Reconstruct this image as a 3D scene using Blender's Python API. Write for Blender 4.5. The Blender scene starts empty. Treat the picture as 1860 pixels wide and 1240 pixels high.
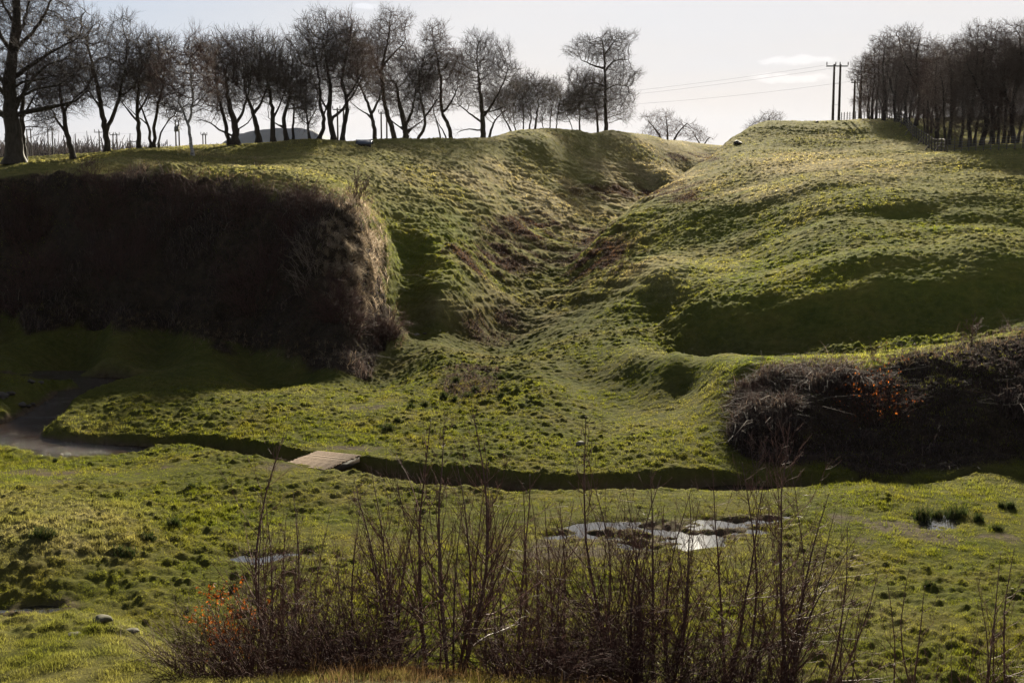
import bpy, math, random
import numpy as np
from mathutils import Vector
PI = math.pi
R = math.radians

# ------------------------------------------------------------------ camera, light, sky, exposure
F = 2583.3            # focal length in photo pixels (photo is 1860 x 1240, 50 mm lens)
ZC = 11.0
PITCH = R(7.72)
SUN_EL, SUN_AZ = R(18.2), R(7.5)      # azimuth measured from +Y towards +X
scene = bpy.context.scene
COL = scene.collection
cd = bpy.data.cameras.new('camera'); cam = bpy.data.objects.new('camera', cd); COL.objects.link(cam)
cam.location = (0, 0, ZC); cam.rotation_euler = (PI/2 - PITCH, 0, 0)
cd.lens = 50; cd.sensor_width = 36; cd.clip_start = 0.3; cd.clip_end = 20000
scene.camera = cam

SKY_K = 4.05
sd = bpy.data.lights.new('sun', 'SUN'); sun = bpy.data.objects.new('sun', sd); COL.objects.link(sun)
sd.energy = 5.0; sd.angle = R(0.53); sd.color = (1.0, 0.91, 0.72)
sdir = Vector((math.sin(SUN_AZ)*math.cos(SUN_EL), math.cos(SUN_AZ)*math.cos(SUN_EL), math.sin(SUN_EL)))
sun.rotation_euler = (-sdir).to_track_quat('-Z', 'Y').to_euler()
sun.location = sdir*200

world = bpy.data.worlds.new('World'); scene.world = world; world.use_nodes = True
wn, wl = world.node_tree.nodes, world.node_tree.links
wn.clear()
def wnode(t, **k):
    n = wn.new(t)
    for a, b in k.items(): setattr(n, a, b)
    return n
sky = wnode('ShaderNodeTexSky', sky_type='NISHITA', sun_disc=False, sun_elevation=SUN_EL, sun_rotation=SUN_AZ,
            altitude=60, air_density=1.0, dust_density=1.6, ozone_density=1.2)
tc = wnode('ShaderNodeTexCoord')
# thin high cloud veil: whitens the blue and leaves broad soft streaks
mp = wnode('ShaderNodeMapping'); mp.inputs['Scale'].default_value = (1.5, 1.5, 9.0); mp.inputs['Location'].default_value = (3.1, 0.4, 0.7)
nz = wnode('ShaderNodeTexNoise'); nz.inputs['Scale'].default_value = 1.6; nz.inputs['Detail'].default_value = 5; nz.inputs['Roughness'].default_value = 0.5
wl.new(tc.outputs['Generated'], mp.inputs['Vector']); wl.new(mp.outputs[0], nz.inputs['Vector'])
vr = wnode('ShaderNodeMapRange'); vr.inputs['From Min'].default_value = 0.35; vr.inputs['From Max'].default_value = 0.7
vr.inputs['To Min'].default_value = 0.82; vr.inputs['To Max'].default_value = 0.97
wl.new(nz.outputs['Fac'], vr.inputs['Value'])
bw0 = wnode('ShaderNodeRGBToBW'); wl.new(sky.outputs[0], bw0.inputs[0])
# the veil evens out the glow round the sun: brightness / (1 + (brightness / k)^2.2)^(1/2.2)
dv = wnode('ShaderNodeMath', operation='DIVIDE'); wl.new(bw0.outputs[0], dv.inputs[0]); dv.inputs[1].default_value = SKY_K
dp = wnode('ShaderNodeMath', operation='POWER'); wl.new(dv.outputs[0], dp.inputs[0]); dp.inputs[1].default_value = 2.2
ad = wnode('ShaderNodeMath', operation='ADD'); wl.new(dp.outputs[0], ad.inputs[0]); ad.inputs[1].default_value = 1.0
iv = wnode('ShaderNodeMath', operation='POWER'); wl.new(ad.outputs[0], iv.inputs[0]); iv.inputs[1].default_value = -1/2.2
skyc = wnode('ShaderNodeVectorMath', operation='SCALE'); wl.new(sky.outputs[0], skyc.inputs[0]); wl.new(iv.outputs[0], skyc.inputs['Scale'])
bw = wnode('ShaderNodeRGBToBW'); wl.new(skyc.outputs[0], bw.inputs[0])
gray = wnode('ShaderNodeCombineColor')
m1 = wnode('ShaderNodeMath', operation='MULTIPLY'); m1.inputs[1].default_value = 1.0; wl.new(bw.outputs[0], m1.inputs[0])
m2 = wnode('ShaderNodeMath', operation='MULTIPLY'); m2.inputs[1].default_value = 0.955; wl.new(bw.outputs[0], m2.inputs[0])
m3 = wnode('ShaderNodeMath', operation='MULTIPLY'); m3.inputs[1].default_value = 1.0; wl.new(bw.outputs[0], m3.inputs[0])
sx0 = wnode('ShaderNodeSeparateXYZ'); wl.new(tc.outputs['Generated'], sx0.inputs[0])
# the veil is thinner and bluer away from the sun on the left
mr0 = wnode('ShaderNodeMapRange'); mr0.interpolation_type = 'SMOOTHSTEP'; wl.new(sx0.outputs['X'], mr0.inputs['Value'])
mr0.inputs['From Min'].default_value = -0.42; mr0.inputs['From Max'].default_value = 0.10; mr0.inputs['To Min'].default_value = 0.0; mr0.inputs['To Max'].default_value = 1.0
el0 = wnode('ShaderNodeMapRange'); wl.new(sx0.outputs['Z'], el0.inputs['Value']); el0.inputs['From Min'].default_value = 0.0; el0.inputs['From Max'].default_value = 0.12
el0.inputs['To Min'].default_value = 0.55; el0.inputs['To Max'].default_value = 0.0
sm0 = wnode('ShaderNodeMath', operation='ADD'); sm0.use_clamp = True; wl.new(mr0.outputs[0], sm0.inputs[0]); wl.new(el0.outputs[0], sm0.inputs[1])
tint = wnode('ShaderNodeMix', data_type='RGBA'); wl.new(sm0.outputs[0], tint.inputs['Factor'])
tint.inputs[6].default_value = (0.60, 0.72, 0.91, 1); tint.inputs[7].default_value = (0.945, 0.955, 0.995, 1)
wl.new(m1.outputs[0], gray.inputs[0]); wl.new(m1.outputs[0], gray.inputs[1]); wl.new(m1.outputs[0], gray.inputs[2])
mx = wnode('ShaderNodeMix', data_type='RGBA'); wl.new(vr.outputs[0], mx.inputs['Factor']); wl.new(skyc.outputs[0], mx.inputs[6]); wl.new(gray.outputs[0], mx.inputs[7])
# low cumulus: two small flat-based clouds right of centre, a direction mask times noise
sep = wnode('ShaderNodeSeparateXYZ'); wl.new(tc.outputs['Generated'], sep.inputs[0])
def band(cx, cz, rx, rz, seed):
    dx = wnode('ShaderNodeMath', operation='DIVIDE'); wl.new(sep.outputs['X'], dx.inputs[0]); wl.new(sep.outputs['Y'], dx.inputs[1])
    a = wnode('ShaderNodeMath', operation='SUBTRACT'); wl.new(dx.outputs[0], a.inputs[0]); a.inputs[1].default_value = cx
    a2 = wnode('ShaderNodeMath', operation='DIVIDE'); wl.new(a.outputs[0], a2.inputs[0]); a2.inputs[1].default_value = rx
    b = wnode('ShaderNodeMath', operation='SUBTRACT'); wl.new(sep.outputs['Z'], b.inputs[0]); b.inputs[1].default_value = cz
    b2 = wnode('ShaderNodeMath', operation='DIVIDE'); wl.new(b.outputs[0], b2.inputs[0]); b2.inputs[1].default_value = rz
    p = wnode('ShaderNodeMath', operation='MULTIPLY'); wl.new(a2.outputs[0], p.inputs[0]); wl.new(a2.outputs[0], p.inputs[1])
    q = wnode('ShaderNodeMath', operation='MULTIPLY'); wl.new(b2.outputs[0], q.inputs[0]); wl.new(b2.outputs[0], q.inputs[1])
    s = wnode('ShaderNodeMath', operation='ADD'); wl.new(p.outputs[0], s.inputs[0]); wl.new(q.outputs[0], s.inputs[1])
    m = wnode('ShaderNodeMapping'); m.inputs['Scale'].default_value = (60, 60, 150); m.inputs['Location'].default_value = (seed, 0, 0)
    n = wnode('ShaderNodeTexNoise'); n.inputs['Scale'].default_value = 1.0; n.inputs['Detail'].default_value = 6
    wl.new(tc.outputs['Generated'], m.inputs['Vector']); wl.new(m.outputs[0], n.inputs['Vector'])
    nn = wnode('ShaderNodeMath', operation='MULTIPLY_ADD'); wl.new(n.outputs['Fac'], nn.inputs[0]); nn.inputs[1].default_value = 2.6; nn.inputs[2].default_value = -0.45
    d = wnode('ShaderNodeMath', operation='SUBTRACT'); wl.new(nn.outputs[0], d.inputs[0]); wl.new(s.outputs[0], d.inputs[1])
    r = wnode('ShaderNodeMapRange'); r.interpolation_type = 'SMOOTHSTEP'; wl.new(d.outputs[0], r.inputs['Value'])
    r.inputs['From Min'].default_value = 0.0; r.inputs['From Max'].default_value = 0.7; r.inputs['To Max'].default_value = 1.0
    return r.outputs[0]
def dirz(py): return (270 - py)/F
c1 = band((1440-930)/F, dirz(118), 0.030, 0.0045, 0.0)
c2 = band((1435-930)/F, dirz(147), 0.036, 0.0045, 7.3)
c3 = band((620-930)/F, dirz(6), 0.012, 0.003, 3.3)
c4 = band((672-930)/F, dirz(22), 0.010, 0.003, 5.9)
def vmax(a, b):
    n = wnode('ShaderNodeMath', operation='MAXIMUM'); wl.new(a, n.inputs[0]); wl.new(b, n.inputs[1]); return n.outputs[0]
cl = vmax(vmax(c1, c2), vmax(c3, c4))
yp = wnode('ShaderNodeMath', operation='GREATER_THAN'); yp.inputs[1].default_value = 0.0; wl.new(sep.outputs['Y'], yp.inputs[0])
clm = wnode('ShaderNodeMath', operation='MULTIPLY'); wl.new(cl, clm.inputs[0]); wl.new(yp.outputs[0], clm.inputs[1])
clm2 = wnode('ShaderNodeMath', operation='MULTIPLY'); wl.new(clm.outputs[0], clm2.inputs[0]); clm2.inputs[1].default_value = 0.15
one = wnode('ShaderNodeMath', operation='ADD'); wl.new(clm2.outputs[0], one.inputs[0]); one.inputs[1].default_value = 1.0
tm = wnode('ShaderNodeVectorMath', operation='MULTIPLY'); wl.new(mx.outputs[2], tm.inputs[0]); wl.new(tint.outputs[2], tm.inputs[1])
vs = wnode('ShaderNodeVectorMath', operation='SCALE'); wl.new(tm.outputs[0], vs.inputs[0]); wl.new(one.outputs[0], vs.inputs['Scale'])
bg = wnode('ShaderNodeBackground'); wl.new(vs.outputs[0], bg.inputs['Color']); bg.inputs['Strength'].default_value = 0.05
wo = wnode('ShaderNodeOutputWorld'); wl.new(bg.outputs[0], wo.inputs['Surface'])

scene.view_settings.view_transform = 'Standard'; scene.view_settings.look = 'None'
scene.view_settings.gamma = 1.0; scene.view_settings.exposure = 2.12
scene.cycles.max_bounces = 6; scene.cycles.diffuse_bounces = 2; scene.cycles.glossy_bounces = 2
scene.cycles.transmission_bounces = 3; scene.cycles.transparent_max_bounces = 4
scene.cycles.sample_clamp_indirect = 4.0

# ------------------------------------------------------------------ helpers
def P(px, py, Y):
    """world point seen at photo pixel (px, py) at ground distance Y from the viewpoint"""
    u, v = (px-930)/F, (620-py)/F
    t = Y/(math.cos(PITCH) + v*math.sin(PITCH))
    return (u*t, Y, ZC + t*(-math.sin(PITCH) + v*math.cos(PITCH)))
def floorP(px, py, z=0.0):
    u, v = (px-930)/F, (620-py)/F
    dz = -math.sin(PITCH) + v*math.cos(PITCH)
    t = (z - ZC)/dz
    return (u*t, t*(math.cos(PITCH) + v*math.sin(PITCH)), z)

def hash2(ix, iy, seed):
    h = (ix.astype(np.int64)*374761393 + iy.astype(np.int64)*668265263 + seed*974634777) & 0x7fffffff
    h = ((h ^ (h >> 13))*1274126177) & 0x7fffffff
    return ((h ^ (h >> 16)) & 0xffff)/65535.0
def vnoise(x, y, seed=0):
    ix, iy = np.floor(x), np.floor(y); fx, fy = x-ix, y-iy
    fx = fx*fx*fx*(fx*(fx*6-15)+10); fy = fy*fy*fy*(fy*(fy*6-15)+10)
    ix = ix.astype(np.int64); iy = iy.astype(np.int64)
    a = hash2(ix, iy, seed); b = hash2(ix+1, iy, seed); c = hash2(ix, iy+1, seed); d = hash2(ix+1, iy+1, seed)
    return (a*(1-fx)+b*fx)*(1-fy) + (c*(1-fx)+d*fx)*fy - 0.5
def fbm(x, y, wl_, octaves=3, seed=0, gain=0.5):
    s = 0; a = 1.0; f = 1.0/wl_
    for o in range(octaves):
        ca, sa = math.cos(o*1.3+seed), math.sin(o*1.3+seed)
        s = s + a*vnoise((x*ca-y*sa)*f+o*17.3, (x*sa+y*ca)*f+o*9.1, seed*31+o); a *= gain; f *= 2.03
    return s
def sstep(a, b, x):
    t = np.clip((x-a)/(b-a), 0, 1); return t*t*(3-2*t)

def tag(o, label=None, cat=None, group=None, kind=None):
    if label: o['label'] = label
    if cat: o['category'] = cat
    if group: o['group'] = group
    if kind: o['kind'] = kind
    return o
def empty(name, loc=(0, 0, 0), rz=0.0):
    o = bpy.data.objects.new(name, None); COL.objects.link(o); o.location = loc; o.rotation_euler = (0, 0, rz); o.empty_display_size = 0.2
    return o
def np_mesh(name, verts, faces, mats, parent=None, smooth=False, attrs=None):
    """verts (n,3); faces: list of int arrays (m,k) with k constant inside each array"""
    me = bpy.data.meshes.new(name)
    verts = np.asarray(verts, dtype=np.float32)
    if not isinstance(faces, list): faces = [faces]
    faces = [np.asarray(f, dtype=np.int32) for f in faces if len(f)]
    nl = sum(f.size for f in faces); nf = sum(len(f) for f in faces)
    me.vertices.add(len(verts)); me.vertices.foreach_set('co', verts.ravel())
    me.loops.add(nl); me.loops.foreach_set('vertex_index', np.concatenate([f.ravel() for f in faces]))
    tot = np.concatenate([np.full(len(f), f.shape[1], dtype=np.int32) for f in faces])
    st = np.concatenate([[0], np.cumsum(tot)[:-1]]).astype(np.int32)
    me.polygons.add(nf); me.polygons.foreach_set('loop_start', st)
    if smooth: me.polygons.foreach_set('use_smooth', np.ones(nf, dtype=bool))
    me.update(calc_edges=True)
    if attrs:
        for k, a in attrs.items():
            at = me.attributes.new(k, 'FLOAT', 'POINT'); at.data.foreach_set('value', np.asarray(a, dtype=np.float32))
    for m in (mats if isinstance(mats, list) else [mats]): me.materials.append(m)
    o = bpy.data.objects.new(name, me); COL.objects.link(o)
    if parent is not None: o.parent = parent
    return o

class MB:
    """collects boxes, bars and tubes into one mesh"""
    def __init__(s): s.v = []; s.f4 = []; s.f3 = []; s.n = 0
    def add(s, v, f4=None, f3=None):
        v = np.asarray(v, dtype=float)
        if f4 is not None and len(f4): s.f4.append(np.asarray(f4)+s.n)
        if f3 is not None and len(f3): s.f3.append(np.asarray(f3)+s.n)
        s.v.append(v); s.n += len(v)
    def box(s, c, size, rz=0.0, M=None):
        c = np.array(c, float); hx, hy, hz = [a/2 for a in size]
        v = np.array([[x, y, z] for z in (-hz, hz) for y in (-hy, hy) for x in (-hx, hx)])
        if M is not None: v = v @ np.array(M).T
        ca, sa = math.cos(rz), math.sin(rz)
        v = np.stack([v[:, 0]*ca-v[:, 1]*sa, v[:, 0]*sa+v[:, 1]*ca, v[:, 2]], 1) + c
        s.add(v, [[0, 2, 3, 1], [4, 5, 7, 6], [0, 1, 5, 4], [2, 6, 7, 3], [0, 4, 6, 2], [1, 3, 7, 5]])
    def tube(s, pts, rad, n=6, cap=True):
        pts = np.asarray(pts, float); k = len(pts)
        rad = np.broadcast_to(np.asarray(rad, float), (k,))
        t = np.gradient(pts, axis=0); t /= np.linalg.norm(t, axis=1)[:, None]+1e-9
        up = np.where(np.abs(t[:, 2:3]) > 0.9, [[1.0, 0, 0]], [[0, 0, 1.0]])
        a = np.cross(t, up); a /= np.linalg.norm(a, axis=1)[:, None]+1e-9
        if k > 1:
            for i in range(1, k):
                p = a[i-1]-t[i]*np.dot(a[i-1], t[i]); a[i] = p/(np.linalg.norm(p)+1e-9)
        b = np.cross(t, a)
        th = np.arange(n)*2*PI/n
        v = pts[:, None, :] + rad[:, None, None]*(np.cos(th)[None, :, None]*a[:, None, :] + np.sin(th)[None, :, None]*b[:, None, :])
        i = np.arange(k-1)[:, None]*n; j = np.arange(n)[None, :]; j2 = (j+1) % n
        f = np.stack([i+j, i+j2, i+n+j2, i+n+j], -1).reshape(-1, 4)
        s.add(v.reshape(-1, 3), f)
        if cap:
            for q, m in ((0, 0), (k-1, 1)):
                ring = v[q]; c = ring.mean(0)
                vv = np.vstack([ring, c]); ff = [[x, (x+1) % n, n] if m else [(x+1) % n, x, n] for x in range(n)]
                s.add(vv, None, ff)
    def segs(s, p0, p1, r0, r1, n=3):
        """many independent tapered prisms"""
        if len(p0) == 0: return
        p0 = np.asarray(p0, float); p1 = np.asarray(p1, float); k = len(p0)
        t = p1-p0; t /= np.linalg.norm(t, axis=1)[:, None]+1e-9
        up = np.where(np.abs(t[:, 2:3]) > 0.9, [[1.0, 0, 0]], [[0, 0, 1.0]])
        a = np.cross(t, up); a /= np.linalg.norm(a, axis=1)[:, None]+1e-9
        b = np.cross(t, a); th = np.arange(n)*2*PI/n
        d = np.cos(th)[None, :, None]*a[:, None, :] + np.sin(th)[None, :, None]*b[:, None, :]
        r0 = np.broadcast_to(r0, (k,)); r1 = np.broadcast_to(r1, (k,))
        v = np.concatenate([p0[:, None]+d*r0[:, None, None], p1[:, None]+d*r1[:, None, None]], 1)
        o = np.arange(k)[:, None, None]*2*n; j = np.arange(n); j2 = (j+1) % n
        f = np.stack([j, j2, n+j2, n+j], -1)[None] + o
        s.add(v.reshape(-1, 3), f.reshape(-1, 4))
    def build(s, name, mat, parent=None, smooth=False):
        fs = []
        if s.f4: fs.append(np.concatenate(s.f4))
        if s.f3: fs.append(np.concatenate(s.f3))
        return np_mesh(name, np.concatenate(s.v), fs, mat, parent, smooth)

# ------------------------------------------------------------------ materials
def mat(name):
    m = bpy.data.materials.new(name); m.use_nodes = True
    nt = m.node_tree; b = nt.nodes['Principled BSDF']; return m, nt, b
def N(nt, t, **k):
    n = nt.nodes.new(t)
    for a, b in k.items(): setattr(n, a, b)
    return n
def ramp(nt, src, stops):
    r = N(nt, 'ShaderNodeValToRGB'); nt.links.new(src, r.inputs[0])
    el = r.color_ramp.elements
    while len(el) > 1: el.remove(el[-1])
    el[0].position = stops[0][0]; el[0].color = (*stops[0][1], 1)
    for p, c in stops[1:]:
        e = el.new(p); e.color = (*c, 1)
    return r.outputs[0]
def noise_tex(nt, scale, detail=4, rough=0.55, coord='Object', vscale=None, dist=0.0):
    t = N(nt, 'ShaderNodeTexCoord'); n = N(nt, 'ShaderNodeTexNoise')
    n.inputs['Scale'].default_value = scale; n.inputs['Detail'].default_value = detail; n.inputs['Roughness'].default_value = rough
    n.inputs['Distortion'].default_value = dist
    if vscale:
        mp_ = N(nt, 'ShaderNodeMapping'); mp_.inputs['Scale'].default_value = vscale
        nt.links.new(t.outputs[coord], mp_.inputs['Vector']); nt.links.new(mp_.outputs[0], n.inputs['Vector'])
    else: nt.links.new(t.outputs[coord], n.inputs['Vector'])
    return n.outputs['Fac']
def mixc(nt, fac, a, b):
    m = N(nt, 'ShaderNodeMix', data_type='RGBA')
    if isinstance(fac, (int, float)): m.inputs['Factor'].default_value = fac
    else: nt.links.new(fac, m.inputs['Factor'])
    for s, v in ((6, a), (7, b)):
        if isinstance(v, tuple): m.inputs[s].default_value = (*v, 1)
        else: nt.links.new(v, m.inputs[s])
    return m.outputs[2]
def attr(nt, name):
    a = N(nt, 'ShaderNodeAttribute', attribute_name=name); return a.outputs['Fac']
def simple_mat(name, c1, c2, scale=8, rough=0.8, bump=0.0, spec=0.3, vscale=None):
    m, nt, b = mat(name)
    n = noise_tex(nt, scale, 5, 0.6, vscale=vscale)
    nt.links.new(ramp(nt, n, [(0.3, c1), (0.7, c2)]), b.inputs['Base Color'])
    b.inputs['Roughness'].default_value = rough; b.inputs['Specular IOR Level'].default_value = spec
    if bump:
        bp = N(nt, 'ShaderNodeBump'); bp.inputs['Strength'].default_value = bump; bp.inputs['Distance'].default_value = 0.02
        nt.links.new(n, bp.inputs['Height']); nt.links.new(bp.outputs[0], b.inputs['Normal'])
    return m
# ------------------------------------------------------------------ terrain: control points (photo px, py, distance)
CP = """
-250 1132 23;0 1132 23;150 1124 23;255 1142 21.5;300 1200 19;0 1240 18;200 1240 17.5;420 1232 17.5;-250 1240 18
700 1225 17;930 1240 16;1100 1250 16;1300 1300 15.5;1500 1320 16;1860 1350 16.5;2100 1360 17
-300 590 85;0 590 85.3;150 596 84.5;300 606 82.5;450 635 78;560 664 74;640 684 71
-300 460 87.5;0 460 88;150 458 87;300 458 86;450 480 82.5;560 500 79.5;625 520 78.5;625 430 83;630 600 75;660 470 83;668 560 80
-300 350 91;0 343 91.5;150 323 90.5;300 320 89.5;450 335 88;550 356 86;600 375 85.5;655 415 85.5
-300 322 95;0 323 95;150 306 94;300 304 93.5;450 316 92.5;560 328 92;640 366 91
682 415 91;686 470 88;688 545 84.5;720 594 81.5;705 645 77;662 685 72.5
730 572 87;728 512 91.5;724 455 96.5;715 395 102
800 552 85.5;800 508 89.5;790 460 95.5;775 415 101.5
700 345 108;700 300 118;800 350 115;800 300 127;860 400 113;865 450 105;870 500 97;870 350 122;880 300 135
930 300 144;950 350 133;950 390 125;950 430 117
-300 316 104;0 306 105;100 293 111;200 277 117;300 269 122;400 262.5 127;500 257 132;600 256 136;700 254.5 140;800 252 144;870 249 148;930 240 160;1000 233.5 171;1050 233 176;1100 230.5 180;1150 233 184;1200 245 190;1250 258 196;1300 266 206
150 300 106;350 284 112;500 275 118;600 280 118;650 264 132;400 300 103
1000 260 157;1000 300 150;1000 345 139;1000 390 129;1090 260 169;1100 300 160;1110 336 153;1050 285 160;1150 290 169;1200 278 176;1210 300 166;1255 285 182
1305 275 200;1255 303 178;1190 330 163;1110 370 145;1055 405 131;1010 445 119;975 485 109.5;950 530 101;925 575 93;900 610 88
1330 262 168;1290 298 148;1243 331 138;1222 348 133;1195 372 127;1130 415 119;1218 345 154;1182 368 146;1255 318 168;1085 450 114;1060 500 105;1030 550 96;1000 590 88
1400 229 186;1500 222.5 200;1600 221 206;1700 222 206;1860 222 206;2100 222 206
1360 262 163;1450 250 166;1560 255 164;1420 275 150;1520 275 148;1620 272 146;1690 276 141
1400 300 131;1300 325 128;1560 288 128;1700 287.5 124;1860 291 120;2100 291 120
1240 400 107;1200 440 101;1200 505 86.5;1200 560 83.2;1100 545 90;1110 500 96;1160 600 78
1300 370 112;1300 430 97.5;1300 480 88;1300 530 80.5;1300 570 76.3;1300 638 72.7
1240 640 73.2;1240 590 76.6;1240 550 81.5;1400 640 71.2;1400 575 75.9;1400 530 78.7;1400 480 85.5;1600 628 69.2;1600 570 74.1;1600 520 76.8;1600 450 84;1780 600 70;1780 548 74.0;1780 495 77;1500 340 104;1500 400 92;1500 460 84.2;1500 530 77.6;1500 580 74.2;1500 640 69.2
1700 325 108;1700 380 94;1700 440 84;1700 510 77.1;1700 560 73.8;1700 612 69.0
1860 325 107;1860 380 94;1860 420 86;1860 480 77.5;1860 535 74.3;1860 585 70.2
2100 325 106;2100 400 92;2100 490 80;2100 560 73;2100 585 70
1050 655 70.5;1150 647 67.5;1230 650 64.5;1300 653 62;1400 655 59.5;1500 657 57.5;1600 652 57.5;1700 638 58;1780 620 60;1860 602 61.5;2100 600 61.5
1060 695 66.9;1150 700 64.2;1250 705 61.5;1300 740 55.5
1330 720 56;1400 668 57;1500 675 55.5;1600 672 55.4;1700 660 55.8;1780 645 57;1860 628 58;2100 628 58
1360 835 51;1500 846 49.6;1600 846 49.7;1600 762 52.6;1700 842 49.9;1860 836 50.3;2100 836 50.3
1400 750 54;1500 765 52.7;1700 755 52.8;1860 735 54
"""
FL = """
800 640 .3;760 600 .35;820 600 .3;850 650 .2;700 720 .15;800 720 .1;900 720 .2;1000 760 .15;950 660 .25;1000 700 .35;880 690 .1
0 625 .1;200 625 .15;350 640 .1;0 650 0;200 655 0;400 665 .1;550 700 .1;620 740 .1
40 700 .25;0 730 0;330 695 .35;250 740 .2;400 740 .3;550 760 .15;700 790 .05;850 800 .1;1000 810 .1;1150 820 .1;1250 830 .05;1180 770 .2
200 775 -.2;130 760 -.15;300 780 -.15;400 790 0;600 815 0;800 830 0;1000 850 0;1200 845 0
0 834 -.6;120 838 -.58;250 828 -.5;0 862 -.25;150 870 -.15;330 824 -.15;380 845 0;500 870 .1;650 890 .05;800 910 0;950 920 0;1200 920 0;1450 910 .1;1600 890 .15;1750 890 .1;1860 900 0;2100 900 0
-300 900 .5;0 890 .45;120 915 .5;230 960 .4;60 960 .6;-300 1000 .6;100 1010 .4;300 1020 .1;0 1060 .15;200 1070 0;400 980 .05;500 960 0
650 980 0;900 1000 0;1200 970 -.05;1400 960 0;1600 960 0;1750 980 0;1860 960 0;2100 960 0
-300 1110 -.05;30 1105 -.08;250 1090 .05;450 1080 0;700 1080 .05;950 1080 0;1200 1060 0;1500 1060 .1;1700 1060 .1;1860 1060 .1;2100 1060 .1
600 1130 .2;900 1150 .1;1200 1150 .05;1450 1160 .1;1700 1160 .15;1860 1180 .15;2100 1180 .15
"""
WP = [(0, -30, 9.8), (-25, -30, 9.8), (25, -30, 9.8), (0, 0, 9.4), (-10, 0, 9.5), (10, 0, 9.2), (-20, 0, 9.5), (20, 0, 9), (0, 8, 7.0), (-6, 8, 7.2), (6, 8, 6.7), (-14, 8, 7.4), (14, 8, 6.4),
      (0, 21, 2.1), (0, 26, .2), (5, 21, 1.4), (5, 25, .1), (-3, 22, 1.7), (-3, 27, .15), (9, 21, .8), (9, 25, .1), (-9, 28, .1), (-12, 28, .2), (-6, 27, .1),
      (-60, 150, 8.5), (-30, 160, 9.5), (-5, 165, 10.0), (10, 185, 11), (-70, 190, 5), (-20, 200, 6), (10, 230, 8), (60, 230, 12), (40, 250, 9), (90, 230, 12),
      (-110, 260, 1), (0, 290, 1), (100, 300, 4), (0, 420, -1), (-200, 420, -1), (200, 420, -1), (0, 1200, -3), (-600, 1200, -3), (600, 1200, -3), (0, 6000, -6), (-3000, 6000, -6), (3000, 6000, -6)]
pts = []
for blk, fn in ((CP, lambda a: P(*a)), (FL, lambda a: floorP(*a))):
    for e in blk.replace('\n', ';').split(';'):
        e = e.split()
        if len(e) == 3: pts.append(fn([float(q) for q in e]))
pts += WP
pts = np.array(pts)
YO = 12.0
def warp(x, y):
    w = np.maximum(y+YO, YO)
    return x/w*3.2, np.where(y > -2, np.log(np.maximum(y, -2)+YO), math.log(YO-2)+(y+2)*0.08)*1.0
cs, cq = warp(pts[:, 0], pts[:, 1])
n_ = len(pts)
def tps(r2): return np.where(r2 > 1e-12, 0.5*r2*np.log(r2+1e-12), 0.0)
Kd = (cs[:, None]-cs[None])**2 + (cq[:, None]-cq[None])**2
A = np.zeros((n_+3, n_+3)); A[:n_, :n_] = tps(Kd)+np.eye(n_)*1.2e-5
A[:n_, n_] = 1; A[:n_, n_+1] = cs; A[:n_, n_+2] = cq; A[n_, :n_] = 1; A[n_+1, :n_] = cs; A[n_+2, :n_] = cq
wts = np.linalg.solve(A, np.concatenate([pts[:, 2], np.zeros(3)]))
def base_coarse():
    s = np.linspace(-1.75, 1.75, 420); q = np.concatenate([np.linspace(-1.0, math.log(YO+14), 60)[:-1], np.linspace(math.log(YO+14), math.log(330), 520)[:-1], np.linspace(math.log(330), math.log(6100), 50)])
    S, Q = np.meshgrid(s, q); out = np.zeros(S.shape)
    for i in range(n_):
        out += wts[i]*tps((S-cs[i])**2+(Q-cq[i])**2)
    return s, q, out + wts[n_] + wts[n_+1]*S + wts[n_+2]*Q
_s, _q, _Z = base_coarse()
def bilin(sx, qx, S, Q, Z):
    sx = np.clip(sx, S[0], S[-1]-1e-6); qx = np.clip(qx, Q[0], Q[-1]-1e-6)
    i = np.clip(np.searchsorted(S, sx, 'right')-1, 0, len(S)-2); j = np.clip(np.searchsorted(Q, qx, 'right')-1, 0, len(Q)-2)
    a = (sx-S[i])/(S[i+1]-S[i]); b = (qx-Q[j])/(Q[j+1]-Q[j])
    return (Z[j, i]*(1-a)+Z[j, i+1]*a)*(1-b)+(Z[j+1, i]*(1-a)+Z[j+1, i+1]*a)*b

# stream, pools and puddles as outlines on the valley floor
def outline(txt, z=0.0):
    return np.array([floorP(*([float(q) for q in e.split()]+[z])[:3])[:2] for e in txt.split(';')])
STREAM = outline("-400 655;0 656;100 657;180 660;262 664;268 672;240 690;190 706;140 722;105 742;86 760 -.1;88 772 -.2;130 780 -.25;200 786 -.25;300 790 -.2;400 797 -.1;470 806;520 816;600 824;655 830;760 838;850 846;950 853;1050 858;1150 856;1250 848;1330 843;1450 848;1600 852;1750 850;1860 846;2300 840;2300 848;1860 853;1700 860;1560 864;1450 866;1350 875;1200 883;1000 887;900 884;780 876;700 868;650 859;560 848;470 838;400 826 -.2;340 818 -.4;285 819 -.6;240 829 -.62;150 833 -.62;80 828 -.62;30 812 -.62;0 800 -.62;-60 795 -.62;-60 762 -.5;0 758 -.5;40 737 -.4;70 715 -.3;100 693 -.2;140 680;120 671;60 668;0 666;-400 668")
def poly_sd(x, y, poly):
    """signed distance, positive inside"""
    d = np.full(x.shape, 1e9); ins = np.zeros(x.shape, bool); m = len(poly)
    for i in range(m):
        ax, ay = poly[i]; bx, by = poly[(i+1) % m]
        ex, ey = bx-ax, by-ay
        t = np.clip(((x-ax)*ex+(y-ay)*ey)/(ex*ex+ey*ey+1e-9), 0, 1)
        d = np.minimum(d, (x-ax-t*ex)**2+(y-ay-t*ey)**2)
        c = (ay > y) != (by > y)
        ins ^= c & (x < (bx-ax)*(y-ay)/(by-ay+1e-12)+ax)
    return np.where(ins, 1, -1)*np.sqrt(d)
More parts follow.
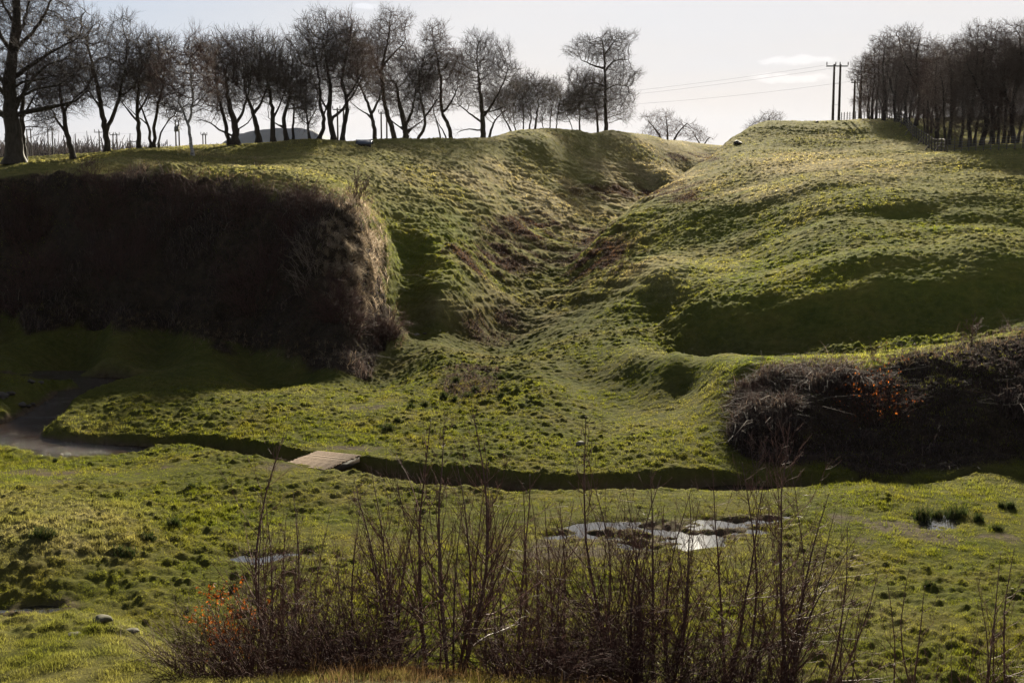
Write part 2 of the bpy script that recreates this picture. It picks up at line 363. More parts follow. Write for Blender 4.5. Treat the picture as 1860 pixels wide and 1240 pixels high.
PUDDLES = [outline("1010 962;1060 950;1150 946;1230 948;1330 938;1420 934;1420 944;1360 962;1300 980;1230 994;1180 990;1090 982;1010 974"),
           outline("-80 1100;0 1102;60 1098;120 1092;130 1100;60 1116;0 1132;-80 1134"),
           outline("430 1008;500 1002;560 1006;530 1016;460 1016"),
           outline("1670 938;1720 936;1735 948;1690 952")]
MUD = [outline("200 845;260 835;340 845;350 858;260 868;190 860"), outline("0 832;120 836;150 850;60 856;0 852"), outline("960 980;1080 985;1200 1000;1180 1030;1020 1030;950 1010"),
       outline("1480 930;1640 935;1720 960;1860 965;1860 990;1700 985;1540 985"), outline("640 742;700 732;720 742;660 756"), outline("40 868;110 872;90 886;20 882"), outline("500 846;575 856;560 872;470 866"), outline("590 806;690 812;680 822;600 816")]
def region_img(x, y, z, poly):
    """1 inside an outline given as seen from the path above the valley (soft edges)"""
    t = y*math.cos(PITCH)-(z-ZC)*math.sin(PITCH)
    px = 930+F*x/t; py = 620-F*(y*math.sin(PITCH)+(z-ZC)*math.cos(PITCH))/t
    return px, py
def base_z(x, y):
    sx, qx = warp(x, y)
    return bilin(sx, qx, _s, _q, _Z)

def worley(x, y, cell, seed=0):
    """distance to the nearest jittered point (in cells) and that point's random value"""
    gx, gy = x/cell, y/cell; ix, iy = np.floor(gx).astype(np.int64), np.floor(gy).astype(np.int64)
    best = np.full(x.shape, 9.0); rid = np.zeros(x.shape); bx_ = np.zeros(x.shape); by_ = np.zeros(x.shape)
    for a in (-1, 0, 1):
        for b in (-1, 0, 1):
            cx = ix+a+hash2(ix+a, iy+b, seed+1); cy = iy+b+hash2(ix+a, iy+b, seed+2)
            d = (cx-gx)**2+(cy-gy)**2; m = d < best
            best = np.where(m, d, best); rid = np.where(m, hash2(ix+a, iy+b, seed+3), rid); bx_ = np.where(m, cx, bx_); by_ = np.where(m, cy, by_)
    return np.sqrt(best), rid, bx_*cell, by_*cell
DITCH = [P(*p)[:2] for p in ((1308, 268, 212), (1300, 275, 200), (1262, 300, 178), (1215, 325, 165), (1150, 352, 152), (1090, 382, 140), (1030, 420, 126), (985, 468, 112), (950, 525, 101))]
def ditch_d(x, y):
    best = np.full(x.shape, 1e9); sgn = np.zeros(x.shape)
    for (ax, ay), (bx, by) in zip(DITCH[:-1], DITCH[1:]):
        ex, ey = bx-ax, by-ay; L2 = ex*ex+ey*ey
        t = np.clip(((x-ax)*ex+(y-ay)*ey)/L2, 0, 1); d = np.hypot(x-ax-t*ex, y-ay-t*ey)
        m = d < best; best = np.where(m, d, best); sgn = np.where(m, np.sign(-(ex*(y-ay)-ey*(x-ax))*-1), sgn)
    return best, sgn
def full_height(x, y):
    z = base_z(x, y)
    dd_, sg_ = ditch_d(x, y); dl = dd_*np.where(sg_ > 0, 1, -1)      # positive on the right hand rampart side
    along = sstep(99, 118, y)*(1-sstep(196, 212, y))
    wv = 0.5*fbm(x, y, 6, 2, 77)
    z = z - along*1.0*(1-np.where(dl > 0, sstep(1.6+wv, 4.2+wv, dl), sstep(1.5, 19, -dl)))
    z = z + along*0.75*np.exp(-((dl-6.2-wv)/2.8)**2)
    hillm = sstep(1120, 1300, 930+F*x/np.maximum(y, 1))*sstep(66, 76, y)*(1-sstep(105, 130, y))
    z = z + hillm*1.1*fbm(x*0.42+y*0.25, y*0.8-x*0.1, 9, 3, 78)
    z = np.where(y > 300, np.minimum(z, 4), z)
    near = (y > 26) & (y < 66)
    sd = np.full(x.shape, -9.0)
    wob = 0.22*fbm(x, y, 1.3, 3, 5) + 0.10*fbm(x, y, 0.35, 2, 8)
    ii = (y > 44) & (y < 82)
    sd[ii] = poly_sd(x[ii], y[ii], STREAM) + wob[ii]*1.2
    pud = np.full(x.shape, -9.0); mud = np.full(x.shape, -9.0)
    jj = (y > 24) & (y < 62)
    for p in PUDDLES: pud[jj] = np.maximum(pud[jj], poly_sd(x[jj], y[jj], p))
    for p in MUD: mud[jj] = np.maximum(mud[jj], poly_sd(x[jj], y[jj], p))
    # relief
    slope_amp = sstep(60, 80, y)*(1-sstep(180, 220, y))
    z = z + 0.22*fbm(x, y, 9, 2, 1)*sstep(25, 40, y)*(1-sstep(400, 900, y)) + 0.5*fbm(x, y, 7, 3, 2)*slope_amp*0.6
    fade = (1-sstep(250, 500, y))
    hum = fbm(x, y, 1.6, 3, 3)
    tuft = np.abs(fbm(x, y, 0.62, 2, 4))
    fine = fbm(x*1.0, y*1.0, 0.26, 2, 6)
    rough = 0.6 + 0.8*sstep(-0.2, 0.3, fbm(x, y, 11, 2, 9)) + 0.4*slope_amp
    flat = np.maximum(sstep(-0.8, 0.1, pud), sstep(-1.2, 0.3, mud)*0.8)
    near_soft = sstep(14, 30, y)
    tz = np.zeros(x.shape); kk = (y > 20) & (y < 215)
    for cell, amp, sd0 in ((0.50, 0.044, 100), (0.22, 0.036, 200)):
        f1, rid, _, _ = worley(x[kk], y[kk], cell, sd0)
        tz[kk] += amp*(0.1+rid*rid*1.6)*np.clip(1-(f1/0.62)**2, 0, 1)
    px, py = region_img(x, y, z, None)
    toe = sstep(1150, 1250, px)*sstep(520, 560, py)*sstep(660, 640, py)*(y > 66)
    z = z + toe*(0.26*fbm(x, y, 1.4, 3, 66)+0.45*fbm(x*.6, y, 3.2, 2, 67))
    z = z + fade*(1-flat)*rough*(1+0.9*toe)*(0.042*hum*near_soft + tz + 0.035*fine)
    # cattle terracettes on the steep left rampart
    px, py = region_img(x, y, z, None)
    sc_ = sstep(20, -6, np.abs(py-(np.interp(px, [-400, 0, 300, 600], [450, 460, 455, 510])))-np.interp(px, [0, 600, 700], [125, 130, 110]))*(px < 700)*(y > 66)*(y < 96)
    z = z + sc_*(1.5*fbm(x, y*1.4, 4.5, 3, 31) + 0.5*fbm(x, y, 1.2, 2, 32))
    sr_ = sstep(1300, 1370, px)*sstep(640, 670, py)*sstep(842, 800, py)*(y > 46)*(y < 62)
    z = z + sr_*(0.7*fbm(x, y*1.4, 3.0, 3, 33))
    ter = sstep(660, 740, px)*(1-sstep(1150, 1250, px))*sstep(270, 320, py)*(1-sstep(560, 600, py))*(y > 80)
    z = z + ter*(0.20*np.abs(fbm(x*0.5+y*0.1, z*2.2+y*0.25, 1.0, 2, 12))*2 + 0.42*fbm(x, y*.7, 3.0, 3, 13)*sstep(340, 390, py))
    bog = np.clip(1-np.abs(px-(905+(900-py)*0.12))/130, 0, 1)*sstep(520, 580, py)*(1-sstep(720, 780, py))*(y > 55)
    z = z - 0.40*bog*np.abs(fbm(x, y, 1.3, 3, 15))
    # puddles sit just under the water level
    z = z*(1-sstep(-5, -2.5, pud)) + sstep(-5, -2.5, pud)*np.maximum(z, 0.02*fine-.01)
    pm = sstep(-0.9, 0.35, pud)
    z = z*(1-pm) + pm*(-0.10 + 0.30*fbm(x, y*1.4, 0.8, 4, 21) - 0.03*sstep(0, 1.0, pud))
    # stream cut: vertical turf lip, undercut dark bank
    lw = sstep(170, 60, px)*sstep(850, 780, py)
    cut = sstep(-0.12-0.9*lw, 0.42+0.6*lw, sd)
    bed = -0.92 + 0.35*fbm(x, y, 0.8, 4, 23)
    z = z*(1-cut) + cut*np.minimum(z, bed)
    # the gravelly pool on the left has a gently sloping beach on its near side
    bx = np.clip(1-np.abs(px-40)/220, 0, 1)
    return z, sd, pud, mud, px, py

# ground grid
ucore = np.linspace(-0.385, 0.385, 1150); du = ucore[1]-ucore[0]
ext = []; u_ = 0.385; st_ = du
while u_ < 2.6: st_ *= 1.12; u_ += st_; ext.append(u_)
ext = np.array(ext); ucols = np.concatenate([-ext[::-1], ucore, ext])
yrows = [-40.0]
while yrows[-1] < 2600:
    y = yrows[-1]
    if y < 10: d = 1.2
    elif y < 30: d = 0.09
    elif y < 62: d = 0.105
    elif y < 125: d = 0.10
    elif y < 175: d = 0.17
    elif y < 225: d = 0.35
    else: d = (y-225)*0.06+0.7
    yrows.append(y+d)
yrows = np.array(yrows)
U, Yg = np.meshgrid(ucols, yrows); Xg = U*np.maximum(Yg+YO, YO)
Zg = np.zeros(Xg.shape); SDg = np.zeros(Xg.shape); PXg = np.zeros(Xg.shape); PYg = np.zeros(Xg.shape); MUDg = np.zeros(Xg.shape); PUDg = np.zeros(Xg.shape)
for r0 in range(0, len(yrows), 100):
    sl = slice(r0, r0+100)
    Zg[sl], SDg[sl], PUDg[sl], MUDg[sl], PXg[sl], PYg[sl] = full_height(Xg[sl], Yg[sl])
def gz(x, y):
    x = np.asarray(x, float); y = np.asarray(y, float)
    return bilin(x/np.maximum(y+YO, YO), y, ucols, yrows, Zg)
def hit(px, py, y0=12.0, y1=320.0, step=0.06):
    """first point of the ground along the ray through photo pixel (px, py)"""
    ys = np.arange(y0, y1, step)
    u, v = (px-930)/F, (620-py)/F
    t = ys/(math.cos(PITCH)+v*math.sin(PITCH))
    x = u*t; z = ZC+t*(-math.sin(PITCH)+v*math.cos(PITCH))
    g = gz(x, ys); k = np.argmax(g >= z)
    if g[k] < z[k]: k = int(np.argmin(z-g))
    return (float(x[k]), float(ys[k]), float(g[k]))

# surface character masks (what grows where), from position on the hillside
def blob(px, py, cx, cy, rx, ry): return np.clip(1.25-np.sqrt(((px-cx)/rx)**2+((py-cy)/ry)**2), 0, 1)
def masks(X, Y, PX, PY):
    vis = Y > 40
    dry = np.maximum.reduce([blob(PX, PY, 1180, 320, 130, 40), blob(PX, PY, 1000, 380, 120, 60), blob(PX, PY, 1480, 300, 200, 26)*0.8, blob(PX, PY, 870, 340, 170, 50)*0.6,
                             blob(PX, PY, 1210, 260, 120, 24)*0.8, blob(PX, PY, 1150, 480, 160, 80)*0.35, blob(PX, PY, 1350, 340, 160, 30)*0.6,
                             blob(PX, PY, 80, 960, 220, 70)*0.55, blob(PX, PY, 900, 560, 140, 60)*0.35])
    dry = dry*(Y > 30)
    dry = np.maximum(dry, 0.55*sstep(26, 22, Y))
    dry = np.clip(dry*(0.8+1.3*fbm(X, Y, 3.0, 3, 41)) + np.where(Y > 70, 0.7, 0.35)*np.clip(fbm(X, Y, 5.0, 4, 40), 0, 1) + 0.35*sstep(420, 300, PY)*(Y > 85), 0, 1)
    brown = np.maximum.reduce([blob(PX, PY, 1130, 350, 110, 16), blob(PX, PY, 960, 415, 110, 26), blob(PX, PY, 1255, 286, 60, 10), blob(PX, PY, 900, 470, 110, 40)*0.8,
                               blob(PX, PY, 1080, 460, 90, 60)*0.7, blob(PX, PY, 890, 590, 60, 40)*0.6, blob(PX, PY, 1250, 350, 60, 30)*0.6, blob(PX, PY, 850, 690, 60, 40)*0.5])*vis
    brown = np.maximum(brown, 0.75*(Y < 40)*sstep(22, 17, Y)*sstep(430, 620, PX)+0*Y)
    brown = np.clip(brown*(0.85+2.6*fbm(X, Y, 1.8, 4, 44)), 0, 1)
    return dry, brown
_dd, _sg = ditch_d(Xg, Yg)
DRYg, BRg = masks(Xg, Yg, PXg, PYg)
DRYg = np.clip(np.maximum(DRYg, (1-sstep(2.0, 4.5, _dd))*sstep(118, 132, Yg)*(Yg < 200)*(0.75+0.8*fbm(Xg, Yg, 2.5, 3, 99))), 0, 1)
# scrub-clad steep faces
def poly_img(PX, PY, txt):
    p = [tuple(float(q) for q in e.split()) for e in txt.split(';')]
    return poly_sd(PX, PY, np.array(p))
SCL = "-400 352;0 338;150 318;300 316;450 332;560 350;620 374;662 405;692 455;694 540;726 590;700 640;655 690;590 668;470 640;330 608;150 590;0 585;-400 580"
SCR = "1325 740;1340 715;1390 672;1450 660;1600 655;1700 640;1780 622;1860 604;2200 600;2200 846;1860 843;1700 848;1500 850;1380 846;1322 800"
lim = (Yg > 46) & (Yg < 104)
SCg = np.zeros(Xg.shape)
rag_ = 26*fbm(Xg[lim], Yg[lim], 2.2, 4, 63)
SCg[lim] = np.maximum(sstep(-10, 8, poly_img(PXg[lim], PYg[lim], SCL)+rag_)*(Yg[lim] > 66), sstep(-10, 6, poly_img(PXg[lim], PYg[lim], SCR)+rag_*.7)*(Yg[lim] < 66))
MDg = np.clip(sstep(-0.2, 0.6, MUDg+1.8*fbm(Xg, Yg, 1.1, 4, 50)-.35) + sstep(-0.5, 0.3, PUDg+0.4*fbm(Xg, Yg, .8, 3, 51)), 0, 1)
STg = sstep(0.02, 0.25, SDg)

def grass_colour(nt, tip=False):
    """turf colour from the growth masks: moss green, straw, dead brown"""
    n1 = noise_tex(nt, 0.35, 4, 0.6); n2 = noise_tex(nt, 2.2, 5, 0.65)
    k = 1.15
    g = ramp(nt, n1, [(0.30, (0.058*k, 0.080*k, 0.014)), (0.5, (0.098*k, 0.108*k, 0.020)), (0.72, (0.155*k, 0.132*k, 0.034))])
    g2 = ramp(nt, n2, [(0.3, (0.033, 0.046, 0.009)), (0.65, (0.145, 0.140, 0.030))])
    g = mixc(nt, 0.5, g, g2)
    straw = ramp(nt, n2, [(0.3, (0.145, 0.118, 0.052)), (0.7, (0.30, 0.25, 0.13))])
    g = mixc(nt, attr(nt, 'dry'), g, straw)
    br = ramp(nt, n2, [(0.3, (0.030, 0.018, 0.010)), (0.7, (0.085, 0.048, 0.026))])
    out_ = mixc(nt, attr(nt, 'brown'), g, br)
    # turf colour is darkened towards low ground and towards the viewpoint
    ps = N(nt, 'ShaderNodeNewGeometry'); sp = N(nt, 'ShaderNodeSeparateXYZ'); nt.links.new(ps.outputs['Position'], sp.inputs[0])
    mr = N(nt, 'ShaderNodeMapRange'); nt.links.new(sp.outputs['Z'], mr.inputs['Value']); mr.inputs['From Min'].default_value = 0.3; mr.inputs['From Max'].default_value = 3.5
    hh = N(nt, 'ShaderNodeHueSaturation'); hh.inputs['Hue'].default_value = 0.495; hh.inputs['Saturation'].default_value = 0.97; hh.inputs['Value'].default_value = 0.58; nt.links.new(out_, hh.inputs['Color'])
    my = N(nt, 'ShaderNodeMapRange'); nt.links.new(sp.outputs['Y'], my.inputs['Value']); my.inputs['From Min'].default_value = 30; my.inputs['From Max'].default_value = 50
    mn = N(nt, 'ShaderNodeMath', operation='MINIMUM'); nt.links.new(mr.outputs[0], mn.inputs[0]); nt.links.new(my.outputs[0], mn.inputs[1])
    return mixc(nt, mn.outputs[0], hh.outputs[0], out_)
def ground_mat():
    m, nt, b = mat('ground_turf')
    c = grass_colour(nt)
    soil = ramp(nt, noise_tex(nt, 3.0, 6, 0.7), [(0.3, (0.030, 0.022, 0.014)), (0.7, (0.085, 0.062, 0.042))])
    mudc = ramp(nt, noise_tex(nt, 4.0, 6, 0.7), [(0.35, (0.030, 0.024, 0.014)), (0.7, (0.085, 0.066, 0.044))])
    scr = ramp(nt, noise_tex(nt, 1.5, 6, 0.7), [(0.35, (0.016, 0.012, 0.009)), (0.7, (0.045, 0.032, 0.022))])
    c = mixc(nt, 0.12, c, soil)
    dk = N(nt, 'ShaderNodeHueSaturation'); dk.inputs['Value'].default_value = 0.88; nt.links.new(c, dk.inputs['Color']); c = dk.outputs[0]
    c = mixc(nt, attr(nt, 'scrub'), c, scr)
    c = mixc(nt, attr(nt, 'mud'), c, mudc)
    c = mixc(nt, attr(nt, 'stream'), c, soil)
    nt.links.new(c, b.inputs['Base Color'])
    rr = N(nt, 'ShaderNodeMapRange'); nt.links.new(attr(nt, 'mud'), rr.inputs['Value']); rr.inputs['To Min'].default_value = 0.95; rr.inputs['To Max'].default_value = 0.85
    nt.links.new(rr.outputs[0], b.inputs['Roughness']); b.inputs['Specular IOR Level'].default_value = 0.0035
    bp = N(nt, 'ShaderNodeBump'); bp.inputs['Strength'].default_value = 0.9; bp.inputs['Distance'].default_value = 0.07
    nt.links.new(noise_tex(nt, 4.5, 6, 0.75), bp.inputs['Height']); nt.links.new(bp.outputs[0], b.inputs['Normal'])
    return m
M_ground = ground_mat()
nr, nc = Xg.shape
idx = np.arange(nr*nc).reshape(nr, nc)
quads = np.stack([idx[:-1, :-1], idx[:-1, 1:], idx[1:, 1:], idx[1:, :-1]], -1).reshape(-1, 4)
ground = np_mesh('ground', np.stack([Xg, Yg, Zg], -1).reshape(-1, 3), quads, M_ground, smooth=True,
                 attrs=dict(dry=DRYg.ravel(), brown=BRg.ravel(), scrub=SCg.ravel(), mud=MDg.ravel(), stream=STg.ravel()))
tag(ground, 'rough moss green pasture of valley floor, ramparts and ditch', 'ground', kind='structure')
# ------------------------------------------------------------------ grass and scrub
rng = np.random.default_rng(7)
def leafy_mat(name, colour_fn, trans=0.5, rough=0.7, spec=0.2):
    m, nt, b = mat(name)
    c = colour_fn(nt)
    nt.links.new(c, b.inputs['Base Color']); b.inputs['Roughness'].default_value = rough; b.inputs['Specular IOR Level'].default_value = spec
    tr = N(nt, 'ShaderNodeBsdfTranslucent')
    hs = N(nt, 'ShaderNodeHueSaturation'); hs.inputs['Value'].default_value = 1.6; hs.inputs['Saturation'].default_value = 1.15
    nt.links.new(c, hs.inputs['Color']); nt.links.new(hs.outputs[0], tr.inputs['Color'])
    mxs = N(nt, 'ShaderNodeMixShader'); mxs.inputs[0].default_value = trans
    nt.links.new(b.outputs[0], mxs.inputs[1]); nt.links.new(tr.outputs[0], mxs.inputs[2])
    nt.links.new(mxs.outputs[0], nt.nodes['Material Output'].inputs['Surface'])
    return m
def tinted(fn):
    def f(nt):
        c = fn(nt); h = N(nt, 'ShaderNodeHueSaturation'); r = N(nt, 'ShaderNodeMapRange')
        nt.links.new(attr(nt, 'tint'), r.inputs['Value']); r.inputs['To Min'].default_value = 0.45; r.inputs['To Max'].default_value = 1.9
        nt.links.new(r.outputs[0], h.inputs['Value']); nt.links.new(c, h.inputs['Color']); return h.outputs[0]
    return f
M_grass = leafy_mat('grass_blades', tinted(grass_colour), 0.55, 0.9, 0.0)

# screen-sized cells of the ground grid: nearer turf gets more, smaller tufts per metre
t_ = Yg*math.cos(PITCH)-(Zg-ZC)*math.sin(PITCH)
PXf = 930+F*Xg/np.maximum(t_, .5); PYf = 620-F*(Yg*math.sin(PITCH)+(Zg-ZC)*math.cos(PITCH))/np.maximum(t_, .5)
area = -(PXf[:-1, 1:]-PXf[:-1, :-1])*(PYf[1:, :-1]-PYf[:-1, :-1])
area = -(PXf[:-1, 1:]-PXf[:-1, :-1])*(PYf[1:, :-1]-PYf[:-1, :-1])
inview = (PXf[:-1, :-1] > -160) & (PXf[:-1, :-1] < 2020) & (Yg[:-1, :-1] > 13) & (Yg[:-1, :-1] < 235) & (PYf[:-1, :-1] < 1300)
cellA = (Xg[:-1, 1:]-Xg[:-1, :-1])*(Yg[1:, :-1]-Yg[:-1, :-1])
wgt = np.where(inview, np.maximum(area, 0) + 0.20*cellA*(F/np.maximum(t_[:-1, :-1], 5))**2*0.2, 0)
def sample(weight, n):
    c = np.cumsum(weight.ravel()); k = np.searchsorted(c, rng.random(n)*c[-1])
    k = np.minimum(k, weight.size-1); r, q = np.divmod(k, weight.shape[1])
    a, b = rng.random(n), rng.random(n)
    lerp = lambda G: (G[r, q]*(1-a)+G[r, q+1]*a)*(1-b)+(G[r+1, q]*(1-a)+G[r+1, q+1]*a)*b
    return lerp
def blades(lerp, n, per, h_fn, w_px, w_min, spread, lean, parent=None, name='grass', material=None, segs=1, wind=(0, 0)):
    X, Y, Z = lerp(Xg), lerp(Yg), lerp(Zg); dry, br, = lerp(DRYg), lerp(BRg)
    H = h_fn(X, Y, dry, br, lerp)
    X = np.repeat(X, per); Y = np.repeat(Y, per); Z = np.repeat(Z, per); H = np.repeat(H, per); dry = np.repeat(dry, per); br = np.repeat(br, per)
    m = len(X)
    X = X + rng.normal(0, spread, m); Y = Y + rng.normal(0, spread, m)
    Z = gz(X, Y)
    H = H*rng.uniform(0.6, 1.3, m); W = np.maximum(w_min, w_px*Y/1422)*rng.uniform(.6, 1.4, m)
    th = rng.uniform(0, 2*PI, m); cx, cy = np.cos(th), np.sin(th)
    lx = rng.normal(0, lean, m)*H + wind[0]*H; ly = rng.normal(0, lean, m)*H + wind[1]*H
    B = np.stack([X, Y, Z-0.02], 1); S = np.stack([cx*W/2, cy*W/2, np.zeros(m)], 1)
    T = B+np.stack([lx, ly, H], 1)
    tint = rng.random(m)
    if segs == 1:
        v = np.stack([B-S, B+S, T], 1).reshape(-1, 3); f = np.arange(m*3).reshape(-1, 3); fs = [f]; k = 3
    else:
        Mi = B+np.stack([lx*0.25, ly*0.25, H*0.6], 1)
        v = np.stack([B-S, B+S, Mi-S*.7, Mi+S*.7, T], 1).reshape(-1, 3); o = np.arange(m)[:, None]*5
        fs = [o+np.array([[0, 1, 3, 2]]), o+np.array([[2, 3, 4]])]; k = 5
    return np_mesh(name, v, fs, material, parent, attrs=dict(tint=np.repeat(tint, k), dry=np.repeat(dry, k), brown=np.repeat(br, k)))
bare = np.maximum.reduce([SDg > 0.05, (PUDg > 9), (MDg > 9)])[:-1, :-1]
gw = wgt*(~bare)*(1-0.8*SCg[:-1, :-1])*(0.30+0.70*(MDg[:-1, :-1] < 0.3))*(1-0.45*(PUDg[:-1, :-1] > 0.2))
NG = 520000
def gh(X, Y, dry, br, lerp):
    f1, rid, _, _ = worley(X, Y, 0.55, 100); f2, r2, _, _ = worley(X, Y, 0.24, 200)
    dome = np.clip(1-(f1/0.65)**2, 0, 1)*(0.2+rid) + 0.5*np.clip(1-(f2/0.65)**2, 0, 1)*(0.2+r2)
    r = 0.55+sstep(-0.1, 0.35, fbm(X, Y, 6, 2, 72))
    return np.clip(0.028 + 0.062*dome*r, 0.03, 0.2)*(1+0.5*dry+0.6*br)*(0.55+0.45*sstep(14, 40, Y))*(1-0.30*sstep(50, 80, Y))
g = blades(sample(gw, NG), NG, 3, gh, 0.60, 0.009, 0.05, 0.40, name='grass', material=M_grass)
tag(g, 'short tussocky moss green grass over the whole pasture', 'grass', kind='stuff')
# scrub: bramble canes, dead bracken and long dead grass on the steep banks
def stem_mat(name, stops, trans=0.25, spec=0.03, rough=0.8):
    m = leafy_mat(name, lambda nt: ramp(nt, attr(nt, 'tint'), stops), trans, rough, spec)
    return m
M_scrub = stem_mat('scrub_stems', [(0.0, (0.022, 0.017, 0.016)), (0.5, (0.046, 0.036, 0.034)), (0.88, (0.085, 0.058, 0.048)), (1.0, (0.20, 0.16, 0.13))])
M_pale = stem_mat('dead_grass', [(0.0, (0.05, 0.035, 0.022)), (0.6, (0.12, 0.085, 0.052)), (1.0, (0.26, 0.21, 0.15))], 0.3)
def strands(X, Y, H, W, arch, lean, name, material, tint=None, up0=0.0, parent=None, z=None, bias=(0, 0), n=4):
    m = len(X); Z = gz(X, Y)-0.03 if z is None else z
    th = rng.uniform(0, 2*PI, m); la = np.abs(rng.normal(0, lean, m))
    dx = np.cos(th)*la+bias[0]; dy = np.sin(th)*la+bias[1]
    s = np.linspace(0, 1, n)
    a = arch*rng.uniform(.3, 1.4, m)
    px_ = X[:, None]+dx[:, None]*H[:, None]*(s**1.5)[None]; py_ = Y[:, None]+dy[:, None]*H[:, None]*(s**1.5)[None]
    pz_ = Z[:, None]+H[:, None]*(s[None]-a[:, None]*s[None]**2.6)
    wa = rng.uniform(0, 2*PI, m); sx = np.cos(wa)*W/2; sy = np.sin(wa)*W/2
    tap = 1-0.75*s
    L = np.stack([px_-sx[:, None]*tap, py_-sy[:, None]*tap, pz_], -1); Rr = np.stack([px_+sx[:, None]*tap, py_+sy[:, None]*tap, pz_], -1)
    v = np.stack([L, Rr], 2).reshape(-1, 3); o = np.arange(m)[:, None, None]*2*n; j = np.arange(n-1)[None, :, None]*2
    f = (o+j+np.array([[[0, 1, 3, 2]]])).reshape(-1, 4)
    if tint is None: tint = rng.random(m)
    return np_mesh(name, v, f, material, parent, attrs=dict(tint=np.repeat(tint, 2*n)))
def near_frame(mask): return np.where(inview & mask[:-1, :-1], np.maximum(area, 0)+0.3*cellA*(F/np.maximum(t_[:-1, :-1], 5))**2*0.3, 0)
leftm = (Yg > 66); 
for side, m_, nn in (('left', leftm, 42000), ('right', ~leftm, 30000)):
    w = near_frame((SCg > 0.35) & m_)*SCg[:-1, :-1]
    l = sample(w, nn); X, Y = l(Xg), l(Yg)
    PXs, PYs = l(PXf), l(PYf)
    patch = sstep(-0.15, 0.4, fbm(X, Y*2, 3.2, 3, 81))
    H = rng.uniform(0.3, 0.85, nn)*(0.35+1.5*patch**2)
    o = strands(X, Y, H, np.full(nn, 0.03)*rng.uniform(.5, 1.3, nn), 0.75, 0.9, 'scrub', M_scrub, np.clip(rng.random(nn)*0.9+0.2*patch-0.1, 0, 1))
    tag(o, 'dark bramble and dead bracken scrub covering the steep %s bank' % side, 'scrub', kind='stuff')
# pale dead grass: tussocks on the sunlit end of the left scarp, fringe along both bank tops, foot of the left scarp
def pale_w():
    PX, PY = PXf, PYf
    a = np.clip(blob(PX, PY, 640, 465, 55, 105), 0, 1)*(Yg > 70)*1.6
    b = 0.16*np.exp(-((PY-np.interp(PX, [-400, 0, 150, 300, 450, 560, 640], [350, 338, 316, 312, 326, 340, 358]))/9)**2)*(PX < 650)*(Yg > 80)*(Yg < 104)
    c = 0.3*np.exp(-((PY-np.interp(PX, [-400, 0, 300, 450, 600], [575, 570, 590, 625, 650]))/16)**2)*(PX < 640)*(Yg > 66)*(Yg < 100)
    d = 0.16*np.exp(-((PY-np.interp(PX, [1320, 1345, 1400, 1500, 1600, 1700, 1780, 1860, 2200], [740, 705, 668, 662, 660, 648, 630, 612, 606]))/8)**2)*(PX > 1310)*(Yg < 66)*(Yg > 48)
    e = 0.35*blob(PX, PY, 720, 590, 30, 40)*(Yg > 70)
    return a+b+c+d+e
pw = pale_w()[:-1, :-1]*near_frame(np.ones(Xg.shape, bool))
nn = 15000; l = sample(pw, nn); X, Y = l(Xg), l(Yg)
cx_, cy_ = np.round(X/0.55)*0.55, np.round(Y/0.55)*0.55           # gather blades into tussocks
jx = hash2(np.round(X/0.55).astype(int), np.round(Y/0.55).astype(int), 3)-.5; jy = hash2(np.round(X/0.55).astype(int), np.round(Y/0.55).astype(int), 4)-.5
X = X*0.45+(cx_+jx*.4)*0.55; Y = Y*0.45+(cy_+jy*.4)*0.55
o = strands(X, Y, rng.uniform(.25, .6, nn), np.full(nn, .022), 0.75, 0.75, 'dead_grass', M_pale, n=5, tint=np.clip(rng.random(nn)*.8+np.where((np.abs(l(PXf)-640) < 70) & (Y > 70), .35, 0), 0, 1))
tag(o, 'pale dead grass tussocks on the sunlit bank edges', 'dead grass', kind='stuff')
M_tus = stem_mat('bleached_tussock', [(0.0, (0.10, 0.075, 0.050)), (0.6, (0.24, 0.19, 0.14)), (1.0, (0.42, 0.36, 0.29))], 0.45)
w = np.clip(blob(PXf, PYf, 640, 470, 50, 95), 0, 1)[:-1, :-1]*near_frame((Yg > 70) & (Yg < 96)); nn = 9000; l = sample(w, nn); X, Y = l(Xg), l(Yg)
_, tid, tx, ty = worley(X, Y, 0.9, 300); X = tx+(X-tx)*.35; Y = ty+(Y-ty)*.35
o = strands(X, Y, rng.uniform(.35, .75, nn)*(0.6+.6*tid), np.full(nn, .03), 0.95, 0.8, 'tussock_grass', M_tus, n=6, tint=np.clip(rng.random(nn)*.7+tid*.3, 0, 1))
tag(o, 'bleached hanging grass tussocks on the sunlit right end of the left scarp', 'tussock grass', kind='stuff')
# sparse long stalks: bleached seed heads and bog plants in the ditch floor
bw_ = np.clip(BRg[:-1, :-1]-0.15, 0, 1)*near_frame(Yg > 60)
nn = 16000; l = sample(bw_, nn); X, Y = l(Xg), l(Yg)
o = strands(X, Y, rng.uniform(.10, .3, nn), np.full(nn, .04), 0.4, 0.6, 'dead_bracken', M_scrub, rng.random(nn)*.9, n=3)
tag(o, 'low brown dead bracken and rush litter along the ditch bottom', 'dead bracken', kind='stuff')

